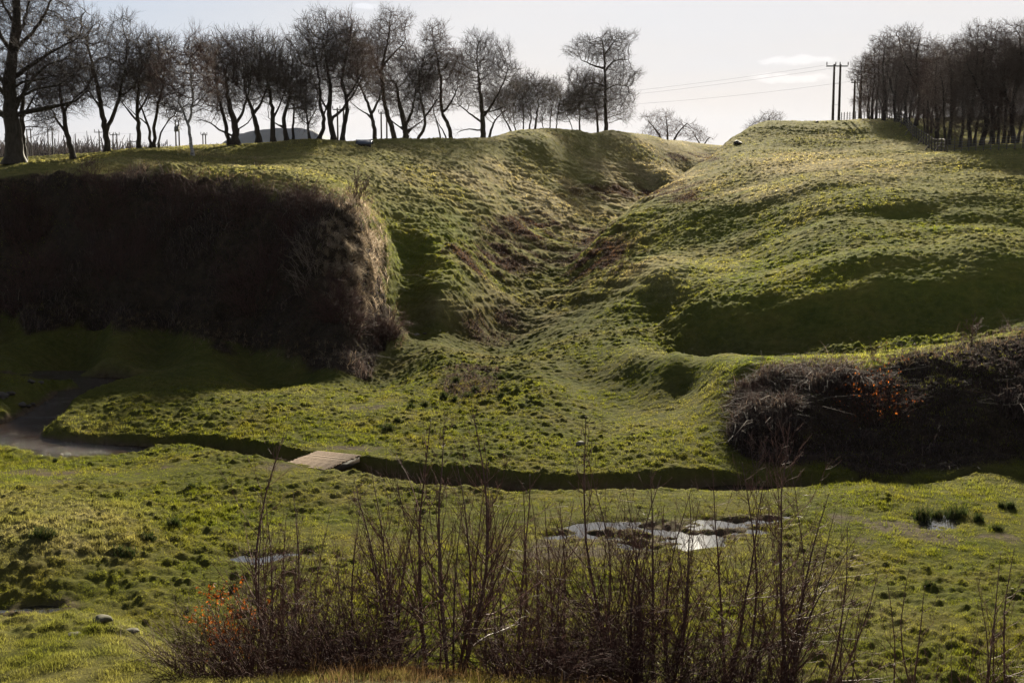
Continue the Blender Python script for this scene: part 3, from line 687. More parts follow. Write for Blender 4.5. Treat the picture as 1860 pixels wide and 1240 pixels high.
# ------------------------------------------------------------------ water
def water_mat(name, col, bump, scale, rough=0.04, vs=(1, 1, 1), spec=0.5):
    m, nt, b = mat(name)
    b.inputs['Base Color'].default_value = (*col, 1); b.inputs['Roughness'].default_value = rough
    b.inputs['IOR'].default_value = 1.33; b.inputs['Specular IOR Level'].default_value = spec
    n = noise_tex(nt, scale, 4, 0.6, vscale=vs); bp = N(nt, 'ShaderNodeBump')
    bp.inputs['Strength'].default_value = 1.0; bp.inputs['Distance'].default_value = bump
    nt.links.new(n, bp.inputs['Height']); nt.links.new(bp.outputs[0], b.inputs['Normal'])
    return m
M_stream = water_mat('stream_water', (0.022, 0.013, 0.008), 0.045, 3.0, vs=(1, 1.6, 1), rough=.06, spec=.13)
nt_ = M_stream.node_tree; b_ = nt_.nodes['Principled BSDF']; n0 = b_.inputs['Normal'].links[0].from_socket
rif = noise_tex(nt_, 19.0, 3, 0.6); msk = N(nt_, 'ShaderNodeMapRange'); msk.inputs['From Min'].default_value = 0.38; msk.inputs['From Max'].default_value = 0.55
nt_.links.new(noise_tex(nt_, 0.55, 2, 0.5), msk.inputs['Value'])
mm = N(nt_, 'ShaderNodeMath', operation='MULTIPLY'); nt_.links.new(rif, mm.inputs[0]); nt_.links.new(msk.outputs[0], mm.inputs[1])
b2_ = N(nt_, 'ShaderNodeBump'); b2_.inputs['Distance'].default_value = 0.08; b2_.inputs['Strength'].default_value = 1.0
nt_.links.new(mm.outputs[0], b2_.inputs['Height']); nt_.links.new(n0, b2_.inputs['Normal']); nt_.links.new(b2_.outputs[0], b_.inputs['Normal'])
M_pud = water_mat('puddle_water', (0.02, 0.018, 0.014), 0.0, 5.0, 0.02, spec=0.8)
def water_sheet(name, poly, grow, z, material, step=0.5):
    lo = poly.min(0)-grow; hi = poly.max(0)+grow
    lo[0] = max(lo[0], -40); hi[0] = min(hi[0], 40)
    xs = np.arange(lo[0], hi[0]+step, step); ys = np.arange(lo[1], hi[1]+step, step)
    Xw, Yw = np.meshgrid(xs, ys); sd_ = poly_sd(Xw, Yw, poly)
    keep = sd_[:-1, :-1] > -grow-step
    ii = np.arange(Xw.size).reshape(Xw.shape)
    q = np.stack([ii[:-1, :-1], ii[:-1, 1:], ii[1:, 1:], ii[1:, :-1]], -1)[keep]
    used, inv = np.unique(q, return_inverse=True)
    v = np.stack([Xw.ravel(), Yw.ravel(), np.full(Xw.size, z)], 1)[used]
    return np_mesh(name, v, inv.reshape(-1, 4), material)
tag(water_sheet('stream', STREAM, 0.8, -0.68, M_stream), 'brown rippling stream winding between cut turf banks', 'stream', kind='structure')
plabels = ['large bright puddle in the boggy floor behind the saplings', 'shallow water lying at the left edge of the valley floor', 'small puddle behind the orange leaved shrub',
           'small puddle beside the dark rushes on the right']
for p, l in zip(PUDDLES, plabels):
    o = water_sheet('puddle', p, 1.0, -0.085, M_pud, 0.3); tag(o, l, 'puddle', kind='structure')
# ------------------------------------------------------------------ bare trees
def bark_mat(name, c1, c2, rough=0.85, spec=0.15):
    return simple_mat(name, c1, c2, 6, rough, 0.4, spec, vscale=(1, 1, 0.3))
M_bark = bark_mat('bark_dark', (0.020, 0.016, 0.012), (0.055, 0.045, 0.034))
M_twig = bark_mat('twigs_dark', (0.034, 0.024, 0.020), (0.075, 0.054, 0.045))
M_twig_r = bark_mat('twigs_reddish', (0.055, 0.034, 0.027), (0.11, 0.070, 0.058))
M_twig_w = bark_mat('twigs_wood', (0.065, 0.047, 0.040), (0.13, 0.095, 0.08))  # browns paled to stand for haze and glare over the right wood
M_birch = simple_mat('birch_bark', (0.05, 0.045, 0.04), (0.45, 0.42, 0.38), 3.0, 0.7, 0.2, 0.2, vscale=(1, 1, 2.5))
M_wood_bark = bark_mat('bark_wood', (0.030, 0.024, 0.020), (0.075, 0.060, 0.050))  # bark paled like these twigs, haze put into the colour

def grow(seed, limbs, crowns, n_att=1100, step=0.38, kill=0.42, infl=3.0, twig=0.9, depth=0.85, tips=3, twr=0.010, rmin=0.019, expo=2.35, droop=0.0):
    """space colonisation from hand-placed limbs (lists of x, y, z in metres, radius at base) into crown ellipsoids.
    returns nodes, parents, radii, trunk flags and twig segments"""
    rg = np.random.default_rng(seed)
    nodes = []; par = []; trunkf = []; basr = []
    def nearest_on_tree(p):
        if not nodes: return -1
        a = np.array(nodes); return int(np.argmin(((a-p)**2).sum(1)))
    for L in limbs:
        pts_, r0 = L; pts_ = np.array(pts_, float)
        prev = nearest_on_tree(pts_[0]) if nodes and pts_[0][2] > 0.35 else -1
        # resample with a gentle wander
        seglen = np.linalg.norm(np.diff(pts_, axis=0), axis=1); cum = np.concatenate([[0], np.cumsum(seglen)])
        k = max(3, int(cum[-1]/step)); q = np.linspace(0, cum[-1], k)
        xyz = np.stack([np.interp(q, cum, pts_[:, i]) for i in range(3)], 1)
        if k > 4:
            ker = np.array([.25, .5, .25])
            for _ in range(2):
                for i in range(3): xyz[1:-1, i] = np.convolve(xyz[:, i], ker, 'valid')
        xyz[1:] += rg.normal(0, 0.035, xyz[1:].shape)
        for i in range(k):
            if i == 0 and prev >= 0: continue
            nodes.append(xyz[i]); par.append(prev if (i <= 1 and prev >= 0) else (len(nodes)-2 if i > 0 else -1)); trunkf.append(True)
            basr.append(r0*(1-0.82*(i/k)**1.25))
    att = []
    for (cx, cy, cz, rx, ry, rz, fr) in crowns:
        m = int(n_att*fr); d = rg.normal(size=(m, 3)); d /= np.linalg.norm(d, axis=1)[:, None]
        rr = rg.random(m)**(1/2.2)
        bump = 1+0.28*np.sin(3*np.arctan2(d[:, 2], d[:, 0])+seed)+0.12*np.sin(7*np.arctan2(d[:, 2], d[:, 0])+2*seed)
        att.append(np.array([cx, cy, cz])+d*(rr*bump)[:, None]*np.array([rx, ry, rz]))
    att = np.concatenate(att); att = att[att[:, 2] > 0.9]
    nodes = [np.array(n) for n in nodes]; N_ = np.array(nodes); P_ = list(par); T_ = list(trunkf); B_ = list(basr)
    dist = np.full(len(att), 1e9); own = np.zeros(len(att), int)
    def upd(start):
        new = N_[start:]
        for c in range(0, len(new), 400):
            d = ((att[:, None, :]-new[None, c:c+400])**2).sum(2); j = d.argmin(1); dm = d[np.arange(len(att)), j]
            m = dm < dist; dist[m] = dm[m]; own[m] = start+c+j[m]
    alive = np.ones(len(att), bool); upd(0); kc = np.zeros(20000, int)
    reach = infl
    for it in range(70):
        alive &= (dist > kill**2) & (kc[own] < 4)
        act = alive & (dist < (reach if it > 3 else 9)**2)
        if not act.any(): break
        o = own[act]; dv = att[act]-N_[o]; dv /= np.linalg.norm(dv, axis=1)[:, None]
        uo, inv = np.unique(o, return_inverse=True); kc[uo] += 1; s = np.zeros((len(uo), 3)); np.add.at(s, inv, dv)
        nn_ = np.linalg.norm(s, axis=1); s = s/np.maximum(nn_, 1e-6)[:, None]
        s = s + rg.normal(0, 0.15, s.shape) + np.array([0, 0, 0.10-droop]); s /= np.linalg.norm(s, axis=1)[:, None]
        st = len(N_); N_ = np.vstack([N_, N_[uo]+s*step]); P_ += list(uo); T_ += [False]*len(uo); B_ += [0]*len(uo)
        upd(st)
        if len(N_) > 6500: break
    P_ = np.array(P_); T_ = np.array(T_); n = len(N_)
    kids = np.bincount(P_[P_ >= 0], minlength=n); acc = np.zeros(n)
    for i in range(n-1, -1, -1):
        if acc[i] == 0: acc[i] = rmin**expo
        if P_[i] >= 0: acc[P_[i]] += acc[i]
    rad = acc**(1/expo)
    B_ = np.array(B_); rad = np.where(T_, np.maximum(rad*0.6, B_), rad)
    ok = P_ >= 0
    for i in np.where(ok)[0]:                                # never thicker than what carries it
        if rad[i] > rad[P_[i]]*0.97: rad[i] = rad[P_[i]]*0.97
    # twigs off the thin wood
    src = np.where((rad < 0.06) & ok)[0]
    tw0 = []; tw1 = []; r0s = []; r1s = []
    if len(src):
        for rep_ in range(tips):
            b = N_[src]; dr = b-N_[P_[src]]; dr /= np.linalg.norm(dr, axis=1)[:, None]+1e-9
            dd = dr*0.9+rg.normal(0, 0.5, dr.shape)+np.array([0, 0, 0.28-droop*3]); dd /= np.linalg.norm(dd, axis=1)[:, None]
            ln = rg.uniform(.5, 1.25, len(b))[:, None]*twig; e = b+dd*ln
            tw0.append(b); tw1.append(e); r0s.append(np.full(len(b), twr)); r1s.append(np.full(len(b), twr*.6))
            for _ in range(2):
                f_ = rg.uniform(.3, .9, len(b))[:, None]; b2 = b+dd*ln*f_
                d2 = dd*0.8+rg.normal(0, 0.45, dd.shape)+np.array([0, 0, 0.1-droop*3]); d2 /= np.linalg.norm(d2, axis=1)[:, None]
                e2 = b2+d2*ln*rg.uniform(.4, .8, len(b))[:, None]
                tw0.append(b2); tw1.append(e2); r0s.append(np.full(len(b), twr*.75)); r1s.append(np.full(len(b), twr*.45))
    tw = (np.concatenate(tw0), np.concatenate(tw1), np.concatenate(r0s), np.concatenate(r1s)) if tw0 else None
    return N_, P_, rad, T_, tw

def tree_meshes(root, G, bark, twigm):
    N_, P_, rad, T_, tw = G
    mb = MB(); ok = P_ >= 0
    tr = np.where(T_ & ok)[0]
    # trunk and limbs as joined chains
    used = np.zeros(len(N_), bool); chains = []
    for i in tr[::-1]:
        if used[i]: continue
        ch = [i]; used[i] = True
        while P_[ch[-1]] >= 0:
            p = P_[ch[-1]]; ch.append(p)
            if used[p]: break
            used[p] = True
        chains.append(ch[::-1])
    for ch in chains:
        rr = rad[ch].copy()
        if len(ch) > 1 and rr[0] > rr[1]*1.6: rr[0] = rr[1]*1.15
        pts_ = N_[ch].copy()
        if P_[ch[0]] < 0:                                   # root flare
            rr[0] *= 1.5; pts_[0][2] -= 0.25
        mb.tube(pts_, rr, 7)
    trunk = mb.build('trunk', bark, root, True)
    mb = MB(); br = np.where(ok & ~T_)[0]
    big = br[rad[br] > 0.035]; sm = br[rad[br] <= 0.035]
    mb.segs(N_[P_[big]], N_[big], np.minimum(rad[P_[big]], rad[big]*1.3), rad[big], 5)
    mb.segs(N_[P_[sm]], N_[sm], np.minimum(rad[P_[sm]], rad[sm]*1.4), rad[sm], 3)
    if tw: mb.segs(tw[0], tw[1], tw[2], tw[3], 3)
    if mb.n: mb.build('crown', twigm, root)
    return root

def px_tree(name, label, Y, base, limbs, crowns, cat='tree', group=None, bark=None, twigm=None, seed=1, zoff=0.0, **kw):
    """limbs: [(base width px, [(px, py[, depth m]), ...]), ...]; crowns: [(cx, cy, rx, ry[, share])] in photo pixels at distance Y"""
    x0 = (base[0]-930)/F*Y*1.0; x0, _, zp = P(base[0], base[1], Y); zg = float(gz(x0, Y)); z0 = max(zg, zp)
    s = Y/F; rg = random.Random(seed*7+3)
    def loc(px, py, d=0.0): return ((px-base[0])*s, d, (base[1]-py)*s)
    LL = []
    for w, pl in limbs:
        out = []; dd = 0.0; drift = rg.uniform(-.25, .25)
        for i, q in enumerate(pl):
            d = q[2] if len(q) > 2 else dd; dd = d + drift*rg.uniform(.2, 1.8)*(1 if pl[0][1] < base[1]-6 else .3)
            out.append(loc(q[0], q[1], d))
        if pl[0][1] >= base[1]-3 and zg < z0-.3: out = [(out[0][0], out[0][1], zg-z0)]+out     # trunk carries on down behind the crest
        LL.append((out, w*s/2))
    CC = []
    for c in crowns:
        cx, cz = (c[0]-base[0])*s, (base[1]-c[1])*s
        CC.append((cx, c[5] if len(c) > 5 else 0.0, cz, c[2]*s*1.24, max(c[2], c[3])*s*0.8, c[3]*s*1.06, c[4] if len(c) > 4 else 1.0/len(crowns)))
    root = empty(name, (x0, Y, z0)); tag(root, label, cat, group)
    tree_meshes(root, grow(seed, LL, CC, **kw), bark or M_bark, twigm or M_twig)
    return root

CG = 'bare trees along the left crest'
# 1 great oak
px_tree('bare_oak', 'huge spreading bare oak at the left end, tallest and thickest of all', 108, (27, 293),
        [(36, [(27, 293), (28, 255), (26, 215), (24, 160), (32, 110), (42, 60), (46, 5), (50, -60)]), (12, [(26, 218), (8, 214), (-20, 190), (-70, 150)]),
         (10, [(30, 212), (60, 205), (92, 196), (130, 190), (158, 165)]), (9, [(25, 170), (-10, 120), (-50, 70)]), (9, [(28, 150), (70, 118), (110, 95), (150, 75)]),
         (9, [(28, 205), (62, 150), (95, 120), (125, 112)]), (9, [(24, 190), (-5, 150), (-30, 130), (-60, 90)]), (7, [(40, 80), (62, 30), (72, -20)]), (6, [(26, 165), (50, 150), (80, 150), (105, 140)]), (6, [(42, 60), (20, 20), (5, -20)]), (8, [(34, 100), (75, 60), (100, 20), (120, -20)]), (8, [(33, 105), (5, 60), (-20, 10), (-40, -40)]), (6, [(30, 185), (70, 165), (110, 160), (140, 140)])],
        [(25, 10, 130, 90, .5), (70, 110, 105, 75, .35), (-30, 150, 80, 60, .15)], group=CG, seed=11, n_att=4200, kill=.45)
px_tree('bare_tree', 'second dark trunk standing close against the right side of the huge oak', 111, (44, 292), [(12, [(44, 292), (43, 250), (44, 215), (50, 170), (62, 120)]), (5, [(44, 215), (60, 190), (78, 160)])],
        [(70, 170, 45, 55)], group=CG, seed=12, n_att=900)
rows = [
 # label, Y, base, limbs, crowns, seed, n_att, twig material, extras
 ('bare tree leaning left with a low crooked left limb, beside the oaks', 112, (133, 281), [(11, [(133, 281), (126, 258), (121, 235), (118, 205), (112, 165), (118, 130)]), (5, [(121, 240), (108, 230), (102, 208), (85, 190)]), (5, [(118, 205), (140, 180), (165, 160)])], [(118, 160, 58, 56)], 900),
 ('large bare tree whose thick trunk splits into a wide V of two stems', 117, (195, 274), [(12, [(195, 274), (194, 250), (192, 232), (186, 200), (181, 160), (170, 110), (165, 75)]), (8, [(194, 236), (208, 215), (222, 180), (232, 140), (240, 95)]), (4, [(186, 195), (165, 170), (150, 140)]), (4, [(222, 180), (245, 160), (262, 130)])], [(175, 120, 52, 66, .5), (232, 120, 48, 70, .5)], 1500),
 ('upright bare tree with straight dark trunk right of the V trunked tree', 120, (254, 270), [(9, [(254, 270), (253, 245), (252, 222), (253, 190), (256, 150), (262, 110)]), (4, [(252, 222), (235, 200), (220, 180)]), (4, [(253, 205), (270, 180), (282, 150)])], [(258, 140, 42, 62)], 900),
 ('multi stemmed bare tree fanning from three trunks low on the crest', 121, (279, 269), [(6, [(274, 269), (274, 240), (266, 212), (255, 180)]), (7, [(281, 269), (281, 235), (288, 200), (300, 160), (305, 120)]), (4, [(289, 268), (293, 255), (287, 244), (300, 230), (318, 210)]), (3, [(276, 235), (262, 220), (245, 205)])], [(285, 150, 48, 70)], 1100),
 ('small birch standing forward on the open grass with pale flaking trunk base', 111, (350, 283), [(7, [(350, 283), (347, 262), (346, 240), (342, 222), (332, 200), (322, 170)]), (4, [(344, 226), (354, 195), (356, 150), (352, 110)]), (3, [(336, 210), (318, 200), (300, 192)]), (3, [(352, 200), (372, 180), (385, 160)])], [(345, 135, 44, 62, .7), (318, 170, 32, 35, .15), (375, 170, 28, 35, .15)], 1100),
 ('slim bare tree leaning left, first of the pair right of the forward birch', 126, (417, 260), [(8, [(417, 260), (411, 235), (405, 205), (397, 170), (392, 130)])], [(395, 130, 38, 58)], 800),
 ('dense dark bare tree with long low limbs sweeping out to the left', 126, (429, 259), [(14, [(429, 259), (428, 235), (424, 212), (415, 180), (412, 140)]), (6, [(426, 232), (442, 205), (455, 170), (460, 130)]), (4, [(424, 246), (405, 242), (385, 222), (360, 219)]), (3, [(425, 240), (450, 225), (470, 200)])], [(425, 135, 48, 62)], 1500),
 ('thick bare tree curving left up from the crest beside the grey mound', 129, (470, 257), [(11, [(470, 257), (468, 235), (465, 212), (456, 190), (446, 160)]), (5, [(466, 205), (480, 180), (490, 150)])], [(465, 130, 42, 56)], 1300),
 ('straight trunked dark bare tree before the left part of the grey mound', 130, (497, 257), [(10, [(497, 257), (496, 230), (497, 205), (492, 170), (490, 130)]), (4, [(497, 215), (512, 190), (522, 160)])], [(497, 140, 36, 56)], 1200),
 ('bare tree leaning left before the middle of the grey mound', 131, (522, 256), [(9, [(522, 256), (517, 235), (518, 210), (528, 180), (532, 145)]), (3, [(517, 236), (503, 225), (490, 215)])], [(526, 155, 34, 52)], 1000),
 ('thin pole like bare tree close beside the leaning one at the grey mound', 133, (532, 256), [(5, [(532, 256), (533, 225), (536, 195), (540, 160)])], [(540, 170, 22, 40)], 450),
 ('little slim bare tree standing before the right half of the grey mound', 134, (563, 256), [(5, [(563, 256), (560, 240), (559, 215), (556, 185)]), (2, [(559, 228), (548, 218), (540, 205)]), (2, [(559, 225), (570, 212), (577, 198)])], [(558, 198, 26, 34)], 450),
 ('crooked bare tree bending right at the right foot of the grey mound', 133, (578, 256), [(8, [(578, 256), (587, 240), (590, 218), (582, 195), (583, 160), (578, 120)]), (3, [(588, 215), (598, 190), (604, 160)])], [(572, 120, 36, 62)], 1000),
 ('tall bare tree with a leaning trunk that forks low, right of the grey mound', 134, (607, 256), [(11, [(607, 256), (602, 232), (598, 208), (602, 170), (597, 120), (590, 80)]), (6, [(600, 222), (618, 205), (640, 178), (655, 150)]), (4, [(598, 205), (580, 175), (570, 140)])], [(598, 95, 44, 56, .75), (640, 160, 25, 30, .25)], 1300),
 ('tall bare birch with kinked trunk touching the wooden double pole left of the plaque', 135, (622, 256), [(9, [(622, 256), (624, 235), (632, 205), (629, 175), (622, 145), (632, 100), (640, 70)]), (4, [(629, 180), (648, 160), (660, 130)])], [(632, 105, 36, 60)], 1000),
 ('spreading bare birch with forked trunk right behind the grey plaque', 156, (682, 254), [(9, [(682, 254), (679, 230), (675, 205), (664, 180), (652, 150)]), (5, [(676, 208), (692, 180), (698, 150)]), (3, [(675, 212), (655, 200), (640, 190)])], [(668, 140, 40, 54)], 1000),
 ('tallest bare birch of the middle row, trunk sweeping up to the left', 158, (717, 254), [(11, [(717, 254), (712, 228), (702, 205), (697, 165), (695, 130), (705, 90), (712, 55)]), (5, [(696, 145), (680, 110), (670, 75)]), (4, [(698, 120), (725, 95), (740, 75)])], [(700, 82, 46, 50, .8), (690, 120, 40, 40, .2)], 1500),
 ('low bushy bare tree with a thick bole branching near the ground', 158, (738, 253), [(14, [(738, 253), (736, 235), (733, 215), (725, 185), (720, 155)]), (6, [(738, 230), (750, 200), (758, 165)]), (3, [(733, 235), (712, 222), (700, 205)]), (3, [(742, 238), (760, 225), (772, 215)])], [(738, 175, 42, 48)], 1200),
 ('bare tree with an S shaped trunk curling right then up', 160, (757, 253), [(7, [(757, 253), (770, 238), (773, 220), (768, 195), (762, 160), (765, 130)]), (4, [(772, 215), (785, 195), (797, 180)])], [(765, 140, 32, 52)], 1000),
 ('twin thin bare stems leaning left just before the curved birch', 163, (808, 253), [(4, [(801, 253), (798, 235), (790, 212), (786, 190)]), (4, [(811, 253), (808, 240), (800, 230), (792, 218)])], [(790, 190, 18, 28)], 300),
 ('bare birch with a curved trunk and tall pointed crown', 163, (820, 253), [(9, [(820, 253), (816, 230), (806, 212), (800, 190), (803, 150), (795, 110), (788, 80)]), (4, [(806, 205), (822, 185), (832, 160)])], [(798, 115, 36, 56, .8), (815, 150, 26, 36, .2)], 1200),
 ('broad dark bare tree with twin rounded crowns and low limbs spreading both ways', 170, (877, 250), [(12, [(877, 250), (877, 225), (876, 200), (872, 165), (868, 125)]), (5, [(877, 215), (895, 190), (912, 160), (922, 130)]), (4, [(875, 222), (850, 205), (832, 190)]), (3, [(874, 240), (850, 232), (832, 242)]), (3, [(877, 205), (905, 200), (925, 190)])], [(868, 120, 40, 45, .5), (905, 130, 34, 42, .3), (870, 175, 45, 30, .2)], 1900),
 ('small bare tree leaning right against the broad dark tree', 172, (889, 249), [(6, [(889, 249), (893, 232), (900, 218), (912, 205)])], [(905, 195, 24, 26)], 400),
 ('small gnarled bare tree with trunk leaning left in the low row', 190, (932, 245), [(5, [(932, 245), (925, 230), (915, 215), (908, 195)]), (4, [(938, 244), (934, 225), (932, 200)])], [(925, 185, 30, 34)], 800),
 ('thin bare tree inside the low row between two gnarled ones', 194, (951, 242), [(4, [(951, 242), (951, 215), (950, 185)])], [(950, 185, 20, 32)], 500),
 ('dark round headed bare tree, tallest of the low row', 196, (967, 239), [(5, [(961, 239), (965, 215), (962, 190)]), (6, [(972, 237), (974, 215), (978, 190), (975, 165)])], [(972, 172, 30, 34)], 1100),
 ('pair of thin bare stems under a light open crown in the low row', 204, (1002, 237), [(4, [(998, 237), (1000, 215), (1004, 190)]), (4, [(1011, 236), (1012, 210), (1018, 180)]), (3, [(988, 238), (984, 218), (990, 200)])], [(1008, 188, 36, 36)], 1000),
 ('slender bare tree left of the tall tree at the end of the crest', 212, (1053, 234), [(5, [(1053, 234), (1053, 205), (1050, 175)]), (3, [(1040, 235), (1036, 222), (1028, 210)])], [(1050, 182, 30, 46)], 1000),
 ('dark bare tree tucked against the left side of the tall end tree', 212, (1086, 233), [(6, [(1086, 233), (1083, 205), (1078, 175)])], [(1072, 185, 34, 44)], 1000),
 ('tall bare tree ending the crest row, round top above its lower crown', 208, (1101, 233), [(10, [(1101, 233), (1099, 200), (1099, 160), (1098, 130), (1096, 100), (1092, 75)]), (4, [(1098, 130), (1078, 122), (1055, 113)]), (4, [(1098, 132), (1115, 112), (1140, 112)]), (3, [(1099, 165), (1120, 155), (1140, 160)]), (3, [(1099, 160), (1080, 150), (1062, 160)]), (3, [(1096, 105), (1110, 85), (1118, 75)])], [(1096, 96, 46, 32, .42), (1108, 165, 46, 44, .58)], 2100),
]
for i, (lab, Y, base, limbs, crowns, na) in enumerate(rows):
    red = 'birch' in lab
    px_tree('bare_birch' if red else 'bare_tree', lab, Y, base, limbs, crowns, group=CG, seed=20+i, n_att=int(na*1.9),
            bark=M_birch if 'small birch standing' in lab else M_bark, twigm=M_twig_r if red else M_twig, droop=0.03 if red else 0.0)

# domed bushes showing above the saddle and the right rampart
BG = 'distant bushes beyond the saddle'
px_tree('bare_bush', 'wide domed bare bush behind the saddle of the ditch', 232, (1212, 262), [(5, [(1205, 262), (1195, 240), (1180, 225)]), (5, [(1212, 262), (1212, 235), (1210, 218)]), (5, [(1220, 262), (1232, 240), (1246, 226)])],
        [(1210, 236, 44, 28)], cat='bush', group=BG, seed=71, n_att=1500, step=.5, kill=.6, twigm=M_twig_r)
px_tree('bare_bush', 'small low bare bush right of the wide domed one', 240, (1272, 268), [(4, [(1272, 268), (1270, 256), (1262, 248)]), (4, [(1275, 268), (1282, 256), (1288, 250)])],
        [(1273, 254, 22, 14)], cat='bush', group=BG, seed=72, n_att=500, step=.5, kill=.6, twigm=M_twig_r)
px_tree('bare_bush', 'fan shaped bare bush peeping over the right rampart shoulder', 236, (1394, 248), [(4, [(1392, 248), (1385, 230), (1378, 222)]), (5, [(1396, 248), (1396, 225), (1396, 212)]), (4, [(1399, 248), (1406, 232), (1414, 222)])],
        [(1395, 228, 30, 19)], cat='bush', group=BG, seed=73, n_att=900, step=.45, kill=.5, twigm=M_twig_r)
# ------------------------------------------------------------------ wood on the right
WG = 'bare trees of the right hand wood'
protos = []
wspec = [  # base limbs relative to (0, 0) in px at Y = 160, crown ellipses
 ([(10, [(0, 0), (2, -30), (-2, -70), (-6, -120), (-4, -165)]), (6, [(0, -35), (12, -70), (20, -120), (22, -160)]), (4, [(1, -20), (-14, -50), (-22, -90)])], [(0, -118, 42, 70), (4, -55, 34, 38, .35)]),
 ([(8, [(0, 0), (-4, -40), (2, -80), (6, -130), (4, -180)]), (5, [(6, 0), (10, -40), (20, -90), (24, -140)])], [(6, -125, 36, 72), (4, -50, 30, 34, .25)]),
 ([(9, [(0, 0), (5, -35), (3, -80), (-5, -130), (-2, -170)]), (5, [(-5, 0), (-12, -40), (-18, -90), (-24, -130)]), (4, [(5, -50), (18, -85), (26, -120)])], [(-2, -112, 44, 70), (0, -45, 34, 30, .25)]),
 ([(6, [(0, 0), (-2, -50), (3, -100), (0, -150)]), (5, [(8, 0), (9, -45), (14, -95), (10, -140)]), (4, [(-8, 0), (-10, -40), (-14, -80)])], [(2, -108, 34, 66), (2, -40, 32, 32, .35)]),
 ([(8, [(0, 0), (-6, -30), (-4, -70), (4, -110), (2, -150)]), (5, [(-4, -40), (-20, -70), (-30, -105)]), (5, [(-4, -60), (14, -90), (28, -120)])], [(0, -102, 46, 60), (-4, -40, 34, 28, .25)]),
 ([(7, [(0, 0), (3, -45), (0, -95), (4, -150), (2, -190)]), (3, [(1, -60), (12, -95), (16, -130)])], [(2, -130, 32, 72), (2, -50, 26, 34, .25)]),
]
for i, (limbs, crowns) in enumerate(wspec):
    root = empty('bare_tree', (0, 0, 0)); s = 160/F; rg = random.Random(900+i)
    LL = [([(x*s, rg.uniform(-.25, .25)*(-y*s)*0.3, -y*s) for x, y in pl], w*s/2) for w, pl in limbs]
    CC = [(c[0]*s, 0, -c[1]*s, c[2]*s, c[2]*s, c[3]*s, c[4] if len(c) > 4 else 1.0) for c in crowns]
    tree_meshes(root, grow(800+i, LL, CC, n_att=1700, kill=.42, twig=.75), M_wood_bark, M_twig_w if i % 3 else M_twig_r)
    protos.append(root)
def copy_tree(o, parent=None):
    c = o.copy(); COL.objects.link(c)
    if parent is not None: c.parent = parent
    for ch in list(o.children): copy_tree(ch, c)
    return c
front = [  # px base, py base, Y, top py, proto, label
 (1562, 223, 196, 96, 5, 'slender bare tree at the left edge of the right wood, behind the two tall poles'),
 (1583, 223, 192, 78, 3, 'multi stemmed bare tree second in from the left edge of the right wood'),
 (1603, 223, 188, 66, 0, 'thick bare tree standing where the rail fence starts to drop downhill'),
 (1626, 224, 184, 58, 2, 'broad dark bare tree with the heaviest trunk in the left part of the right wood'),
 (1644, 230, 178, 56, 1, 'twin stemmed bare tree above the upper half of the sloping rail fence'),
 (1662, 238, 172, 60, 4, 'spreading bare tree behind the middle of the sloping rail fence'),
 (1684, 250, 163, 84, 3, 'shorter bare tree behind the lower half of the sloping rail fence'),
 (1700, 262, 152, 88, 0, 'dark thick stemmed bare tree behind the lowest posts of the sloping rail fence'),
 (1722, 270, 146, 80, 2, 'bare tree just right of the corner where the rail fence meets the wire fence'),
 (1744, 274, 143, 66, 5, 'tall slim bare tree behind the first length of the wire fence'),
 (1762, 276, 141, 54, 1, 'twin stemmed bare tree behind the wire fence, second right of its corner'),
 (1783, 277, 140, 60, 4, 'wide crowned bare tree behind the middle of the wire fence'),
 (1801, 278, 140, 52, 0, 'thick bare tree behind the middle of the wire fence with three limbs'),
 (1822, 279, 139, 56, 3, 'clump of three bare stems behind the right half of the wire fence'),
 (1841, 279, 138, 48, 2, 'tall dark bare tree close to the right edge of the picture'),
 (1860, 280, 138, 44, 5, 'bare tree cut by the right edge of the picture'),
 (1886, 280, 138, 50, 0, 'bare tree whose left branches reach in from beyond the right edge')]
used_p = set()
def put_wood(px, Y, zt, k, label, rz):
    o = protos[k] if k not in used_p else copy_tree(protos[k])
    used_p.add(k)
    x = P(px, 270, Y)[0]; z = float(gz(x, Y)); ht = (wspec[k][1][0][1]*-1+wspec[k][1][0][3])*160/F
    sc = max(0.6, (zt-z)/ht)
    o.location = (x, Y, z); o.rotation_euler = (0, 0, rz); o.scale = (min(sc, 1.25),)*2+(sc,)
    tag(o, label, 'tree', WG)
rw = random.Random(5)
for px, py, Y, top, k, lab in front: put_wood(px, Y, P(px, top, Y)[2], k, lab, rw.choice([0, 0.4, -0.5, PI, PI-0.5]))
for i in range(13):
    px = 1578+i*26+rw.uniform(-5, 5); Y = rw.uniform(168, 205) if px > 1690 else rw.uniform(198, 210)
    put_wood(px, Y, P(px, np.interp(px, [1560, 1640, 1690, 1760, 1900], [92, 62, 88, 58, 50])+rw.uniform(0, 45), Y)[2], rw.randrange(6), 'bare tree crowded deep inside the right hand wood behind its front row of trunks', rw.uniform(0, 6))

